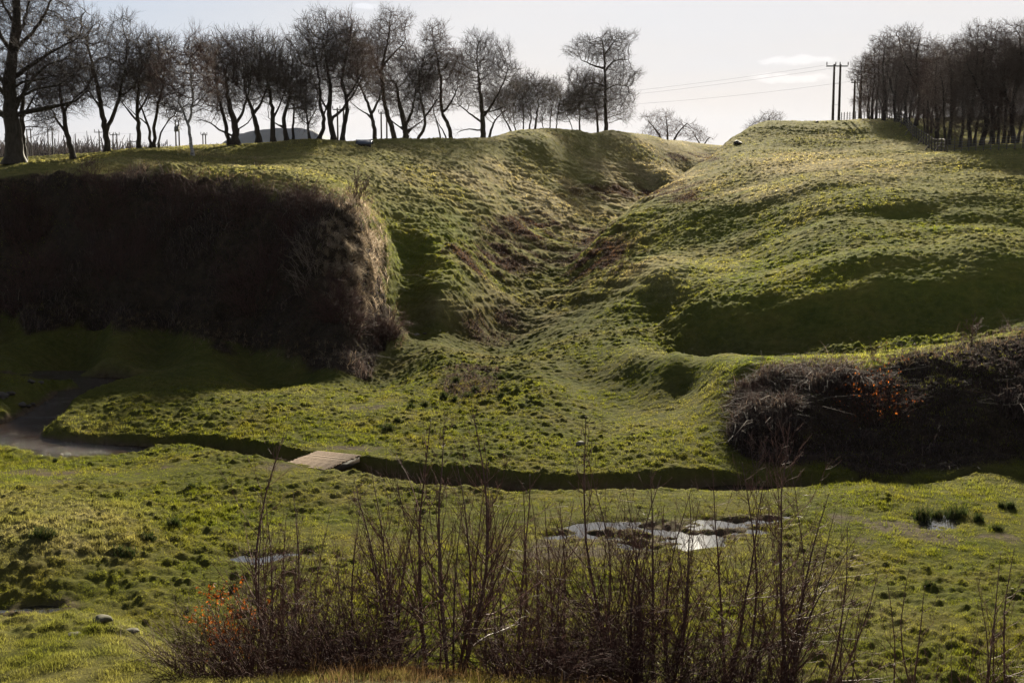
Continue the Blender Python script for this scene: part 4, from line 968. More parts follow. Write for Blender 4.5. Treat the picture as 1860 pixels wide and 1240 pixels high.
# ------------------------------------------------------------------ poles, wires, fence
M_pole = simple_mat('weathered_pole', (0.035, 0.028, 0.022), (0.075, 0.060, 0.048), 5, 0.8, 0.2, 0.2)
M_iron = simple_mat('galvanised_iron', (0.06, 0.06, 0.062), (0.11, 0.11, 0.11), 9, 0.6, 0.1, 0.4)
M_cer = simple_mat('brown_insulator', (0.035, 0.020, 0.015), (0.05, 0.03, 0.022), 9, 0.3, 0.0, 0.5)
def utility(label, pxs, top, Y, arm=(-8, 8), box=False, group='wooden power poles', ins=True, rad=0.14, strut=False):
    """one or two upright poles with a cross arm; pxs = pole positions in photo px at distance Y"""
    xs = [P(p, 270, Y)[0] for p in pxs]; xc = sum(xs)/len(xs); zt = P(pxs[0], top, Y)[2]; zg = float(gz(xc, Y)); s = Y/F
    r = empty('power_pole', (xc, Y, zg)); tag(r, label, 'power pole', group)
    for x in xs:
        m = MB(); zb = float(gz(x, Y))-zg-0.3; m.tube([(x-xc, 0, zb), (x-xc, 0, zt-zg)], [rad*1.15, rad*0.8], 10); m.build('pole', M_pole, r, True)
    a0, a1 = min(xs)-xc+arm[0]*s, max(xs)-xc+arm[1]*s
    m = MB(); m.box(((a0+a1)/2, -rad-0.06, zt-zg-0.25), (a1-a0, 0.12, 0.14))
    if len(xs) > 1: m.box(((a0+a1)/2, rad+0.06, zt-zg-0.25), (a1-a0, 0.12, 0.14))
    m.build('crossarm', M_iron, r)
    if ins:
        for t in ((0.03, 0.5, 0.97) if len(xs) == 1 else (0.0, 0.42, 0.62, 1.0)):
            m = MB(); x = a0+(a1-a0)*t
            m.tube([(x, -rad-.06, zt-zg-.18), (x, -rad-.06, zt-zg+.05), (x, -rad-.06, zt-zg+.12), (x, -rad-.06, zt-zg+.30)], [0.03, 0.09, 0.06, 0.07], 8); m.build('insulator', M_cer, r, True)
    if len(xs) > 1 and strut:
        m = MB(); m.tube([(xs[0]-xc, -rad, zt-zg-2.6), (xs[-1]-xc, -rad, zt-zg-2.6)], 0.03, 5); m.build('stay_bar', M_iron, r); m = MB(); m.tube([(xs[0]-xc, -rad, 2.2), (xs[-1]-xc, -rad, 2.2)], 0.02, 5); m.build('stay_bar', M_iron, r)
    if box:
        m = MB(); m.box((0, -0.45, zt-zg-1.6), (0.75, 0.5, 0.85)); m.box((0, -0.45, zt-zg-1.1), (0.5, 0.35, 0.12)); m.build('transformer', M_iron, r)
        for dx in (-.2, .2):
            m = MB(); m.tube([(dx, -.45, zt-zg-1.05), (dx, -.45, zt-zg-.75)], [.06, .04], 6); m.build('bushing', M_cer, r)
    return zt
Z1 = utility('tall double wooden power pole on the skyline left of the right wood', (1511, 1522), 117, 199, (-14, 13), strut=True, rad=.17)
utility('double wooden power pole half hidden by the left edge of the right wood', (1549, 1559), 147, 212, (-6, 8), rad=.17)
utility('double wooden power pole before open sky, between the kinked birch and its neighbour', (614, 625), 196, 205, (-8, 12), strut=True)
utility('double wooden power pole framed by the forked birch and the tallest middle birch', (693, 703), 203, 215, (-4, 4))
utility('single wooden pole with a wide T arm left of the V trunked tree', (181,), 238, 270, (-8, 8))
utility('distant double pole over the far wood, just right of the V trunked tree', (206, 213), 243, 290, (-5, 5))
utility('distant double pole just right of the huge oak trunk', (50, 57), 234, 280, (-2, 4))
utility('distant double pole between the huge oak and the leaning tree', (88, 96), 233, 280, (-3, 3), ins=False)
utility('double pole carrying a grey transformer box left of the forward birch', (320, 326), 218, 250, (-2, 2), box=True)
utility('distant double pole right of the forward birch', (369, 374), 243, 300, (-3, 3))
utility('lone thin pole low between the multi stemmed tree and the transformer pole', (304,), 254, 260, (-1, 1), ins=False, rad=.10)
utility('low double pole under a flat bar between the V tree and the next upright tree', (238, 248), 255, 270, (-5, 5), ins=False, rad=.10)
M_wire = simple_mat('wire', (0.10, 0.10, 0.11), (0.14, 0.14, 0.15), 5, 0.6)
def wire(label, a, b, sag, r=0.011):
    a, b = np.array(P(*a)), np.array(P(*b)); t = np.linspace(0, 1, 40)[:, None]; p = a+(b-a)*t; p[:, 2] -= (4*sag*t*(1-t))[:, 0]
    m = MB(); m.tube(p, r, 4, False); o = m.build('overhead_wire', M_wire); tag(o, label, 'wire', 'overhead wires from the double poles')
wire('upper overhead wire of the close pair, from the tall double pole to the birches', (1498, 119, 199), (691, 203, 215), 0.8)
wire('lower overhead wire of the close pair just beneath the top one', (1512, 124, 199), (697, 206, 215), 0.9)
wire('lowest overhead wire, running from the pole hidden in the right wood', (1545, 148, 212), (622, 198, 205), 1.6)
wire('short overhead wire between the T arm pole and the oak trunks', (174, 240, 270), (52, 236, 280), .3)
wire('faint overhead wire strung from the T arm pole to the transformer pole', (188, 240, 270), (322, 236, 250), .5)

M_fence = simple_mat('fence_wood', (0.05, 0.042, 0.034), (0.12, 0.10, 0.085), 8, 0.85, 0.2, 0.2, vscale=(1, 1, .2))
def fence(name, label, path, n, h, rails, rr=0.04, railmat=None, pr=0.055, over=0.1, stay_every=0):
    W_ = np.array([P(*p)[:2] for p in path]); seg = np.linalg.norm(np.diff(W_, axis=0), axis=1); cum = np.concatenate([[0], np.cumsum(seg)])
    q = np.linspace(0, cum[-1], n); X = np.interp(q, cum, W_[:, 0]); Y = np.interp(q, cum, W_[:, 1]); Z = gz(X, Y)
    r = empty(name, (X[0], Y[0], float(Z[0]))); tag(r, label, 'fence', 'fences round the right hand wood'); o = np.array([X[0], Y[0], Z[0]])
    rg = random.Random(n)
    for i in range(n):
        m = MB(); b = np.array([X[i], Y[i], Z[i]])-o; hh = h*rg.uniform(.93, 1.07)+over
        m.tube([b-np.array([0, 0, .25]), b+np.array([rg.uniform(-.03, .03), 0, hh])], [pr, pr*.9], 6); 
        if stay_every and i % stay_every == 0 and 0 < i < n-1: m.tube([b+np.array([-.75, -.35, float(gz(X[i]-.75, Y[i]-.35))-Z[i]]), b+np.array([0, 0, h*.7])], [pr*.7, pr*.6], 5)
        m.build('post', M_fence, r)
    for f in rails:
        m = MB(); p = np.stack([X, Y-pr-rr*.5, Z+h*f], 1)-o; m.tube(p, rr, 4); m.build('rail' if rr > .02 else 'wire', railmat or M_fence, r)
fence('post_fence', 'post and wire fence on the skyline right of the tall double pole', [(1528, 221, 200), (1575, 221, 199), (1608, 222, 196)], 19, 1.0, (.9, .6, .3), rr=.012, railmat=M_iron, pr=.06, over=.15)
fence('rail_fence', 'wooden rail fence running downhill in front of the right wood', [(1608, 222, 195), (1640, 240, 176), (1672, 258, 154), (1700, 274, 140), (1716, 281, 134)], 26, 1.25, (.95, .68, .41, .15), rr=.04, pr=.075, stay_every=3)
fence('wire_fence', 'post and wire fence along the foot of the right wood to the right edge', [(1720, 282, 133), (1800, 285, 130), (1990, 287, 129)], 20, 1.2, (.95, .75, .55, .35, .15), rr=.014, railmat=M_iron, pr=.055)

# ------------------------------------------------------------------ footbridge
M_plank = simple_mat('weathered_planks', (0.080, 0.054, 0.036), (0.17, 0.118, 0.082), 5, 0.9, 0.35, 0.04, vscale=(3, 3, 1))
M_beam = simple_mat('dark_beam', (0.02, 0.016, 0.012), (0.04, 0.032, 0.025), 5, 0.9)
zd = 0.14
c = [np.array(floorP(px, py, zd)) for px, py in ((515, 842), (588, 853), (654, 826), (577, 818))]
ctr = sum(c)/4; br = empty('footbridge', (ctr[0], ctr[1], zd)); tag(br, 'low plank footbridge crossing the cut stream left of centre', 'footbridge')
m = MB(); npl = 17; rg = random.Random(3)
for i in range(npl):
    a, b = i/npl+.003, (i+1)/npl-.006
    p = [c[0]+(c[3]-c[0])*a, c[1]+(c[2]-c[1])*a, c[1]+(c[2]-c[1])*b, c[0]+(c[3]-c[0])*b]
    e_ = (c[1]-c[0])/np.linalg.norm(c[1]-c[0]); j0, j1 = rg.uniform(-.04, .04), rg.uniform(-.04, .04); dz = rg.uniform(-.006, .006)
    p = [p[0]+e_*j0, p[1]+e_*j1, p[2]+e_*j1, p[3]+e_*j0]
    v = [q-ctr+np.array([0, 0, dz]) for q in p]+[q-ctr+np.array([0, 0, dz-.05]) for q in p]
    m.add(v, [[0, 1, 2, 3], [7, 6, 5, 4], [0, 4, 5, 1], [1, 5, 6, 2], [2, 6, 7, 3], [3, 7, 4, 0]])
m.build('deck', M_plank, br)
for t in (.06, .5, .94):
    a = c[0]+(c[1]-c[0])*t-ctr; b = c[3]+(c[2]-c[3])*t-ctr; d = b-a; ang = math.atan2(d[1], d[0])
    m = MB(); m.box(((a+b)/2)+np.array([0, 0, -.17]), (np.linalg.norm(d)*1.02, .14, .22), ang); m.build('beam', M_beam, br)

# ------------------------------------------------------------------ information plaque on the crest
M_slab = simple_mat('plaque_panel', (0.05, 0.06, 0.085), (0.07, 0.08, 0.11), 3, 0.25, 0, 0.6)
M_stone = simple_mat('grey_stone', (0.08, 0.075, 0.066), (0.20, 0.185, 0.16), 4, 0.9, 0.5, 0.05)
M_stone_d = simple_mat('dark_wet_stone', (0.022, 0.019, 0.016), (0.06, 0.05, 0.042), 5, 0.7, 0.5, 0.12)
M_moss = simple_mat('mossy_stone', (0.05, 0.05, 0.03), (0.12, 0.11, 0.085), 8, 0.95, 0.5, 0.05)
h = hit(662, 266)
pl = empty('information_plaque', h, 0.05); tag(pl, 'low slanting dark blue information plaque on the crest grass', 'plaque')
m = MB(); m.box((0, 0.05, .12), (1.15, .55, .42)); m.build('plinth', M_beam, pl)
ca, sa = math.cos(R(24)), math.sin(R(24)); Mx = [[1, 0, 0], [0, ca, -sa], [0, sa, ca]]
m = MB(); m.box((0, 0, .40), (1.5, .85, .06), 0, Mx); m.build('panel', M_slab, pl)
m = MB()
for x in (-.75, .75): m.box((x, 0, .40), (.05, .92, .10), 0, Mx)
m.build('frame', M_beam, pl)

# ------------------------------------------------------------------ stones and rush clumps
def rock(px, py, w, label, material=M_stone, flat=.55, name='boulder', sd_=0, grp=None, loc=None):
    x, y, z = loc or hit(px, py); s = w*y/F/2; rg2 = np.random.default_rng(int(px*7+py+sd_))
    import bmesh
    bm = bmesh.new(); bmesh.ops.create_icosphere(bm, subdivisions=3, radius=1)
    V = np.array([v.co[:] for v in bm.verts]); off = rg2.normal(0, 1, (5, 3)); off /= np.linalg.norm(off, axis=1)[:, None]
    for o_ in off: d = V@o_; V = V-np.clip(d-.62, 0, 1)[:, None]*o_*0.9
    V = V*(1+.10*np.sin(V[:, [1, 2, 0]]*5+px)); V *= np.array([s, s*.8, s*flat])
    for v, q in zip(bm.verts, V): v.co = q
    me = bpy.data.meshes.new(name); bm.to_mesh(me); bm.free(); me.materials.append(material)
    for p in me.polygons: p.use_smooth = True
    o = bpy.data.objects.new(name, me); COL.objects.link(o); o.location = (x, y, z+s*flat*.35); o.rotation_euler = (0, 0, rg2.uniform(0, 6))
    tag(o, label, 'stone' if name == 'stone' else 'boulder', grp)
rock(1054, 808, 20, 'grey boulder on the far grass beside the stream, right of centre')
rock(757, 609, 10, 'small pale stone on the path at the foot of the left scarp')
rock(771, 607, 8, 'small dark stone right of the pale one on the path', M_stone_d)
rock(186, 1128, 46, 'flat mossy boulder breaking the top of the lower left knoll', M_moss, .3)
rock(238, 1148, 34, 'low rounded rock on the right shoulder of the lower left knoll', M_moss, .3)
rock(135, 1152, 30, 'flush grey rock slab set in the turf of the lower left knoll', M_moss, .18)
rock(1340, 262, 18, 'dark stony outcrop on the skyline edge of the right rampart', M_stone_d, .6)
rock(1484, 223, 8, 'tiny dark stone on the skyline left of the tall double pole', M_stone_d, .6)
rock(600, 727, 8, 'small dark stone on the turf at the tip of the scarp shadow', M_stone_d)
SG = 'wet stones in and beside the left pool of the stream'
for i, (px, py, w) in enumerate([(6, 748, 26), (22, 744, 18), (41, 747, 20), (52, 744, 12), (58, 722, 18), (75, 712, 14), (112, 824, 12), (119, 829, 10), (126, 823, 8), (150, 829, 9), (252, 820, 9), (264, 822, 8), (60, 738, 12), (90, 700, 12), (200, 812, 8), (176, 815, 7), (140, 800, 6), (84, 730, 10)]):
    Yw = floorP(px, py, -.66)[1]; xw = floorP(px, py, -.66)[0]; zz = max(float(gz(xw, Yw)), -.74)
    rock(px, py, w, 'wet dark stone in the left pool of the stream or on its bank', M_stone_d, .6, 'stone', i, SG, (xw, Yw, zz))

M_rush = stem_mat('rush_stems', [(0.0, (0.012, 0.020, 0.008)), (0.6, (0.030, 0.042, 0.014)), (1.0, (0.09, 0.075, 0.035))], 0.25)
def rush(px, py, w, hpx, label, group='dark rush clumps on the pasture'):
    x, y, z = hit(px, py); s = y/F; n = int(140+w*4)
    X = rng.normal(0, w*s/4.2, n); Yv = rng.normal(0, w*s/5, n)
    H = rng.uniform(.5, 1.15, n)*hpx*s*1.15
    zz = gz(x+X, y+Yv)-z
    o = strands(X, Yv, H, np.full(n, .022), .25, .38, 'rush_tuft', M_rush, z=zz-0.03)
    o.location = (x, y, z); tag(o, label, 'rush clump', group)
for a in [(80, 976, 44, 20, 'broad dark rush clump on the ochre rise at far left'), (268, 978, 34, 13, 'low wide rush clump right of the ochre rise'), (316, 956, 24, 20, 'upright rush clump behind the low wide one'),
          (228, 1008, 44, 14, 'rush clump in front of the low wide one'), (100, 838, 8, 8, 'tiny rush tuft at the pool edge'), (350, 884, 18, 8, 'small rush tuft below the stream bend'),
          (1675, 944, 34, 28, 'tallest rush clump on the right beside the small puddle'), (1703, 942, 22, 18, 'rush clump directly right of the tallest one'), (1735, 938, 44, 24, 'wide rush clump above the small right puddle'),
          (1776, 946, 18, 16, 'narrow rush clump on muddy ground at right'), (1819, 922, 12, 12, 'left rush tuft of the small pair near the right edge'), (1836, 924, 18, 16, 'right rush tuft of the small pair near the right edge'),
          (1812, 962, 24, 12, 'low rush clump below the small pair near the right edge'), (1688, 1064, 22, 12, 'round rush tuft alone in the bright grass at lower right'),
          (704, 778, 30, 12, 'dark rush clump on far grass above the footbridge end'), (722, 765, 16, 9, 'small rush tuft above the clump by the footbridge'), (748, 738, 14, 8, 'small rush tuft midway up to the centre rushes'),
          (772, 736, 12, 9, 'small rush tuft left of the thin sapling tips'), (806, 722, 14, 12, 'left rush clump of the centre group'), (824, 728, 12, 10, 'lowest rush clump of the centre group'), (850, 722, 18, 12, 'right rush clump of the centre group'),
          (864, 708, 16, 10, 'upper right rush clump of the centre group'), (828, 694, 14, 14, 'topmost rush clump of the centre group'), (910, 688, 18, 9, 'rounded dark tuft right of the centre group'), (910, 718, 14, 8, 'small brown tuft below the rounded dark one'),
          (1440, 1070, 14, 8, 'small rush tuft between the tall saplings and the bright grass'), (560, 1000, 24, 10, 'low rush clump behind the left saplings')]: rush(*a)

# ------------------------------------------------------------------ distance: wood, spoil heap
M_far = stem_mat('far_wood_twigs', [(0.0, (0.030, 0.026, 0.028)), (0.7, (0.055, 0.047, 0.046)), (1.0, (0.09, 0.075, 0.066))], 0.1, 0.0, 0.9)
nn = 110000; Y = rng.uniform(380, 620, nn); px = rng.uniform(-500, 760, nn); X = (px-930)/F*Y
top = 17.5+3.2*fbm(X, Y, 40, 3, 91)*2; H = top*np.where(rng.random(nn) < .7, rng.uniform(.3, .82, nn), rng.uniform(.7, .98, nn))*np.interp(px, [-500, 400, 760], [1, .95, .6])
o = strands(X, Y, H, rng.uniform(.3, .9, nn), 0.25, 0.32, 'far_wood', M_far, n=4)
tag(o, 'hazy grey brown wood on the plain far behind the left trees', 'wood', kind='stuff')
M_heap = simple_mat('hazed_spoil', (0.08, 0.09, 0.115), (0.12, 0.13, 0.155), .02, 0.95, 0, 0.05)  # shale grey, lightened and blued so the colour carries distance haze
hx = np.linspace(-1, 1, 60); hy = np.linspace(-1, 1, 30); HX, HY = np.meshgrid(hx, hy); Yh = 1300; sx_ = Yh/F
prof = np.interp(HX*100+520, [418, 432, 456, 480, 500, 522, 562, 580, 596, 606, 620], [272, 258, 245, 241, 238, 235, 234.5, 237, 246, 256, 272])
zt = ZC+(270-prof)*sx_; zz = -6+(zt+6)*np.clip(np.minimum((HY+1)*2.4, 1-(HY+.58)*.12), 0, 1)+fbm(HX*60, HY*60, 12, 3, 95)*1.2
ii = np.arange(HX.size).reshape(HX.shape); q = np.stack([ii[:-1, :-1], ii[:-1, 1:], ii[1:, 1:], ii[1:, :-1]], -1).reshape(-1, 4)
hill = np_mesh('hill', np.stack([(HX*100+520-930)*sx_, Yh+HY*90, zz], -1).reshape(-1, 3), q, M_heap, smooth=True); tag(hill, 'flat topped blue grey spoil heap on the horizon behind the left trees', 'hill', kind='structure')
# ------------------------------------------------------------------ foreground saplings and thickets
M_sap = simple_mat('sapling_bark', (0.048, 0.030, 0.026), (0.11, 0.072, 0.062), 20, 0.7, 0.2, 0.15)
M_shoot = simple_mat('sapling_shoots', (0.065, 0.036, 0.030), (0.14, 0.085, 0.072), 20, 0.6, 0.0, 0.07)
M_pcane = simple_mat('pale_canes', (0.10, 0.072, 0.056), (0.22, 0.17, 0.135), 20, 0.8, 0.0, 0.05)
M_bcane = simple_mat('bramble_canes', (0.030, 0.017, 0.015), (0.085, 0.044, 0.036), 9, 0.8, 0.0, 0.04)
M_leaf = stem_mat('dead_beech_leaves', [(0.0, (0.07, 0.022, 0.010)), (0.6, (0.15, 0.048, 0.020)), (1.0, (0.26, 0.10, 0.045))], 0.45, 0.1, 0.6)
def shoots(rg, p0, d0, L, r, lvl, out, jit=0.10, up=0.12, nseg=6):
    """one flexuous shoot; appends segments, returns its points"""
    pts_ = [p0]; d = d0/np.linalg.norm(d0)
    for i in range(nseg):
        d = d+rg.normal(0, jit, 3)+np.array([0, 0, up]); d /= np.linalg.norm(d); pts_.append(pts_[-1]+d*L/nseg)
    pts_ = np.array(pts_); rr = r*(1-0.75*np.linspace(0, 1, nseg+1))
    out.append((pts_, rr)); return pts_
def sapling(label, px, py, Y, tops, name='bare_sapling', dens=1.0, group='bare saplings in the foreground', r=None, mats=None, leaf=0, spread=0.8, sidelen=.48, shootmat=None, lowest=.12):
    """tops: photo pixels of each stem's tip"""
    x0 = P(px, py, Y)[0]; z0 = float(gz(x0, Y)); rg = np.random.default_rng(int(px*3+py*5+Y*7)); s = Y/F
    root = empty(name, (x0, Y, z0)); tag(root, label, 'sapling' if 'sapling' in name else 'shrub', group)
    allS1 = []
    for k, tp in enumerate(tops):
        T = np.array(P(tp[0], tp[1], Y))-np.array([x0, Y, z0]); T[1] = rg.normal(0, .12)*T[2]
        base = np.array([rg.normal(0, .05)*len(tops)**.5, rg.normal(0, .05), -0.15]); n = 10; t = np.linspace(0, 1, n)[:, None]
        bow = rg.normal(0, 0.05, 3)*np.linalg.norm(T); bow[2] = 0
        pth = base+(T-base)*t+bow*np.sin(t*PI)*1.0; pth[:, :2] += np.cumsum(rg.normal(0, .014*np.linalg.norm(T)/3, (n, 2)), 0)*t
        L = np.linalg.norm(T-base); rb = (r or 0.0105*L)*rg.uniform(.8, 1.2)*0.75; rad_ = rb*(1-t[:, 0]*.85)
        stems = MB(); stems.tube(pth, rad_, 6); st = stems.build('stem', (mats or M_sap), root, True)
        m = int(L*9*dens); out = []
        for i in range(m):
            u = rg.uniform(lowest, .97); j = min(int(u*(n-1)), n-2); f = u*(n-1)-j
            p = pth[j]*(1-f)+pth[j+1]*f; ax = pth[j+1]-pth[j]; ax /= np.linalg.norm(ax)
            side = rg.normal(0, 1, 3); side -= ax*side.dot(ax); side /= np.linalg.norm(side)
            d = ax*rg.uniform(.5, 1.2)+side*spread*rg.uniform(.5, 1.4)
            Ls = L*sidelen*(1.08-u)*rg.uniform(.35, 1.15)+.08
            sp = shoots(rg, p, d, Ls, max(.0022, rb*(1-u*.85)*.5), 0, out, jit=.13, up=.09)
            for q in range(int(Ls*9)):
                jj = rg.integers(1, len(sp)-1); a2 = sp[jj+1]-sp[jj]; a2 /= np.linalg.norm(a2)+1e-9
                shoots(rg, sp[jj], a2+rg.normal(0, .5, 3)+np.array([0, 0, .15]), Ls*rg.uniform(.15, .45), .0022, 1, out, jit=.15, nseg=3)
        if out:
            S0 = np.concatenate([pp[:-1] for pp, rr in out]); S1 = np.concatenate([pp[1:] for pp, rr in out]); mb = MB()
            mb.segs(S0, S1, np.maximum(np.concatenate([rr[:-1] for pp, rr in out]), .0021*Y/16), np.maximum(np.concatenate([rr[1:] for pp, rr in out]), .0016*Y/16), 3)
            mb.build('crown', shootmat or M_shoot, st); allS1.append(S1)
    if leaf and allS1:
        S1 = np.concatenate(allS1); k = rg.integers(0, len(S1), leaf); add_leaves(rg, S1[k], root, 0.036*max(1, Y/40))
    return root
def add_leaves(rg, C, root, size):
    m = len(C); a = rg.normal(0, 1, (m, 3)); a /= np.linalg.norm(a, axis=1)[:, None]; a[:, 2] -= .5
    b = np.cross(a, rg.normal(0, 1, (m, 3))); b /= np.linalg.norm(b, axis=1)[:, None]; sz = size*rg.uniform(.6, 1.2, m)[:, None]
    a = a*sz; b = b*sz*.33
    v = np.stack([C, C+a*.5+b, C+a*1.05, C+a*.5-b], 1).reshape(-1, 3); f = np.arange(m*4).reshape(-1, 4)
    np_mesh('leaves', v, f, M_leaf, root, attrs=dict(tint=np.repeat(rg.random(m), 4)))
S = sapling
S('slim sapling at the left of the group, stems rising above the orange leaves', 497, 1205, 17.5, [(500, 895), (478, 872), (520, 905), (470, 960)], dens=1.1)
S('upright sapling beside the orange leaved shrub with a single leader', 515, 1200, 18, [(497, 800), (525, 930)], dens=.9)
S('leaning twiggy sapling right of the orange leaved shrub', 560, 1215, 17, [(600, 935), (548, 940), (620, 1000)])
S('bushy sapling with a low fork, left of the dark pair of stems', 640, 1220, 16.5, [(650, 900), (605, 960), (672, 940)], dens=1.1)
S('sapling forking at waist height into a wide V, left of centre', 735, 1215, 16.5, [(640, 865), (690, 840), (770, 880)], dens=1.2)
S('tall straight sapling with dark smooth stem left of the tallest one', 786, 1200, 16.5, [(760, 905), (790, 745)], dens=.9)
S('tallest straight sapling of the left group, thin tip crossing the stream', 824, 1210, 16, [(806, 740), (822, 835)], dens=1.0)
S('reddish stemmed sapling kinked near its base, left of centre', 822, 1195, 15.5, [(802, 890), (845, 900)], r=.022, dens=.7)
S('straight sapling right of the reddish kinked one', 845, 1205, 16, [(858, 745), (876, 800), (895, 850)], dens=1.1)
S('thin sapling clump standing in the grass just left of the puddle', 905, 1170, 19, [(905, 880), (925, 900), (890, 930)], dens=.7)
S('second thin sapling clump left of the puddle', 948, 1160, 20, [(940, 885), (960, 870), (975, 910)], dens=.7)
S('thin whip like saplings in line with the left end of the puddle', 1000, 1165, 20, [(985, 900), (1012, 885), (1025, 940)], dens=.6)
S('slim sapling with leaning tip rising over the puddle left end', 1062, 1200, 18, [(1062, 840), (1040, 905)], dens=.8)
S('long leaning sapling with forked crown over the middle of the puddle', 1150, 1225, 16, [(1064, 770), (1128, 870), (1100, 900)], dens=1.2)
S('dense many stemmed sapling in front of the puddle', 1185, 1235, 15.5, [(1170, 850), (1210, 870), (1240, 880), (1195, 930)], dens=1.3)
S('dark sapling stems right of the dense one before the puddle', 1240, 1240, 15.5, [(1245, 865), (1275, 905), (1222, 940)], dens=1.2)
S('wide spreading sapling whose fork opens over the right end of the puddle', 1330, 1245, 15.5, [(1300, 850), (1352, 840), (1385, 870)], dens=1.2)
S('tall sapling with a leader reaching the dark right bank', 1400, 1245, 15.5, [(1408, 760), (1382, 850), (1440, 790)], dens=1.1, r=.017)
S('large many stemmed sapling fanning to the right', 1412, 1250, 15.2, [(1445, 770), (1478, 880), (1530, 930), (1560, 945)], dens=1.25, sidelen=.4)
S('arching sapling bending right at the edge of the tangle', 1460, 1250, 15.2, [(1590, 1040), (1545, 960)], dens=1.0)
S('slim dark sapling with a forked top standing alone at lower right', 1622, 1250, 15.5, [(1610, 1030), (1655, 1040)], dens=.45)
S('crooked single stemmed sapling right of the forked one', 1684, 1255, 15.5, [(1655, 1022)], dens=.4)
S('short whip sapling between the crooked one and the right corner thicket', 1708, 1255, 15, [(1700, 1150)], dens=.4)
S('low leaning sapling left of the forked one at lower right', 1540, 1255, 15, [(1560, 1040), (1590, 1045), (1500, 1100)], dens=.5)
S('upright sapling left of the right edge', 1790, 1260, 15, [(1758, 1040), (1800, 1080), (1826, 1010)], dens=.7)
S('pale stemmed sapling half outside the right edge', 1852, 1260, 15, [(1842, 995), (1870, 1020), (1810, 1060)], dens=.8)
S('thin sapling in the gap between the two right hand groups', 1745, 1262, 14.5, [(1725, 1120), (1760, 1130)], dens=.5)
S('twiggy young sapling low beside the leaning one on the left', 590, 1240, 15.5, [(575, 1040), (625, 1060)], dens=1.3)
S('twiggy young sapling low between the V forked sapling and the tall ones', 700, 1240, 15.5, [(680, 1000), (735, 1010), (710, 1050)], dens=1.2)

def thicket(label, px, py, Y, wpx, hpx, n, material, name='bramble_thicket', dpt=1.0, arch=.6, group='bramble thickets in the foreground', leaf=0, lean=0.0, rr=.0055, sub=3):
    x0 = P(px, py, Y)[0]; z0 = float(gz(x0, Y)); rg = np.random.default_rng(int(px*11+py)); s = Y/F; w = wpx*s/2; h = hpx*s
    root = empty(name, (x0, Y, z0)); tag(root, label, 'thicket' if 'thicket' in name else 'shrub', group); out = []
    for i in range(n):
        a = rg.uniform(0, 2*PI); q = rg.random()**.5; bx, by = math.cos(a)*q*w*.8, math.sin(a)*q*dpt
        bz = float(gz(x0+bx, Y+by))-z0
        hh = h*(1-.45*q*q)*rg.uniform(.5, 1.15); L = hh*rg.uniform(1.0, 1.7)
        d = np.array([math.cos(a)*.5*q+rg.normal(0, .3)+lean, math.sin(a)*.4*q+rg.normal(0, .3), 1.0])
        out2 = []; pp = shoots(rg, np.array([bx, by, bz-.05]), d, L, rr*rg.uniform(.7, 1.3), 0, out2, jit=.16, up=-.16*arch, nseg=8)
        for j in range(sub):
            k = rg.integers(2, 8); d2 = (pp[k]-pp[k-1]); d2 = d2/np.linalg.norm(d2)+rg.normal(0, .6, 3); shoots(rg, pp[k], d2, L*rg.uniform(.15, .4), rr*.55, 0, out2, jit=.2, up=-.03, nseg=4)
        out += out2
    mb = MB(); s0 = np.concatenate([p[:-1] for p, r_ in out]); s1 = np.concatenate([p[1:] for p, r_ in out])
    mb.segs(s0, s1, np.concatenate([r_[:-1] for p, r_ in out]), np.concatenate([r_[1:] for p, r_ in out]), 3)
    mb.build('canes', material, root)
    if leaf:
        k = rg.integers(0, len(s1), leaf); add_leaves(rg, s1[k], root, .05*max(1, Y/45))
    return root
T = thicket
T('orange leaved young beech shrub beside the lower left knoll', 430, 1225, 18.2, 250, 165, 130, M_pcane, name='beech_shrub', leaf=0, arch=.1, sub=4, group='leafy shrubs')
S('young beech sapling still holding copper orange leaves', 425, 1215, 18.4, [(400, 1045), (372, 1065), (440, 1060), (470, 1090), (350, 1110)], name='beech_sapling', dens=1.1, leaf=1100, group='leafy shrubs', lowest=.3)
T('tangle of pale leaning canes left of the orange beech', 360, 1215, 18.6, 210, 110, 80, M_pcane, lean=-.5, arch=.2, sub=2)
T('dark reddish bramble thicket left of the tall saplings', 520, 1262, 15.2, 290, 175, 277, M_bcane, sub=5)
T('dark reddish bramble thicket under the V forked sapling', 660, 1262, 14.6, 280, 170, 277, M_bcane, sub=5)
T('low bramble thicket at the bottom right of centre', 990, 1262, 14.2, 280, 160, 257, M_bcane, sub=5)
T('dense dark twiggy thicket in front of the puddle', 1180, 1262, 15.2, 350, 265, 257, M_bcane, sub=6, arch=.35, dpt=1.2)
T('thin twiggy thicket at the foot of the fanning sapling', 1370, 1275, 14.8, 260, 170, 260, M_bcane, sub=4, arch=.2)
T('sparse low thicket at the right corner', 1820, 1290, 14.2, 240, 110, 120, M_shoot, sub=4, arch=.2)
T('bramble thicket between the low right thicket and the puddle saplings', 1085, 1262, 14.8, 220, 170, 166, M_bcane, sub=5)
T('sparse twigs rising between the two right sapling groups', 1600, 1300, 14.2, 260, 90, 90, M_shoot, sub=3, arch=.1)

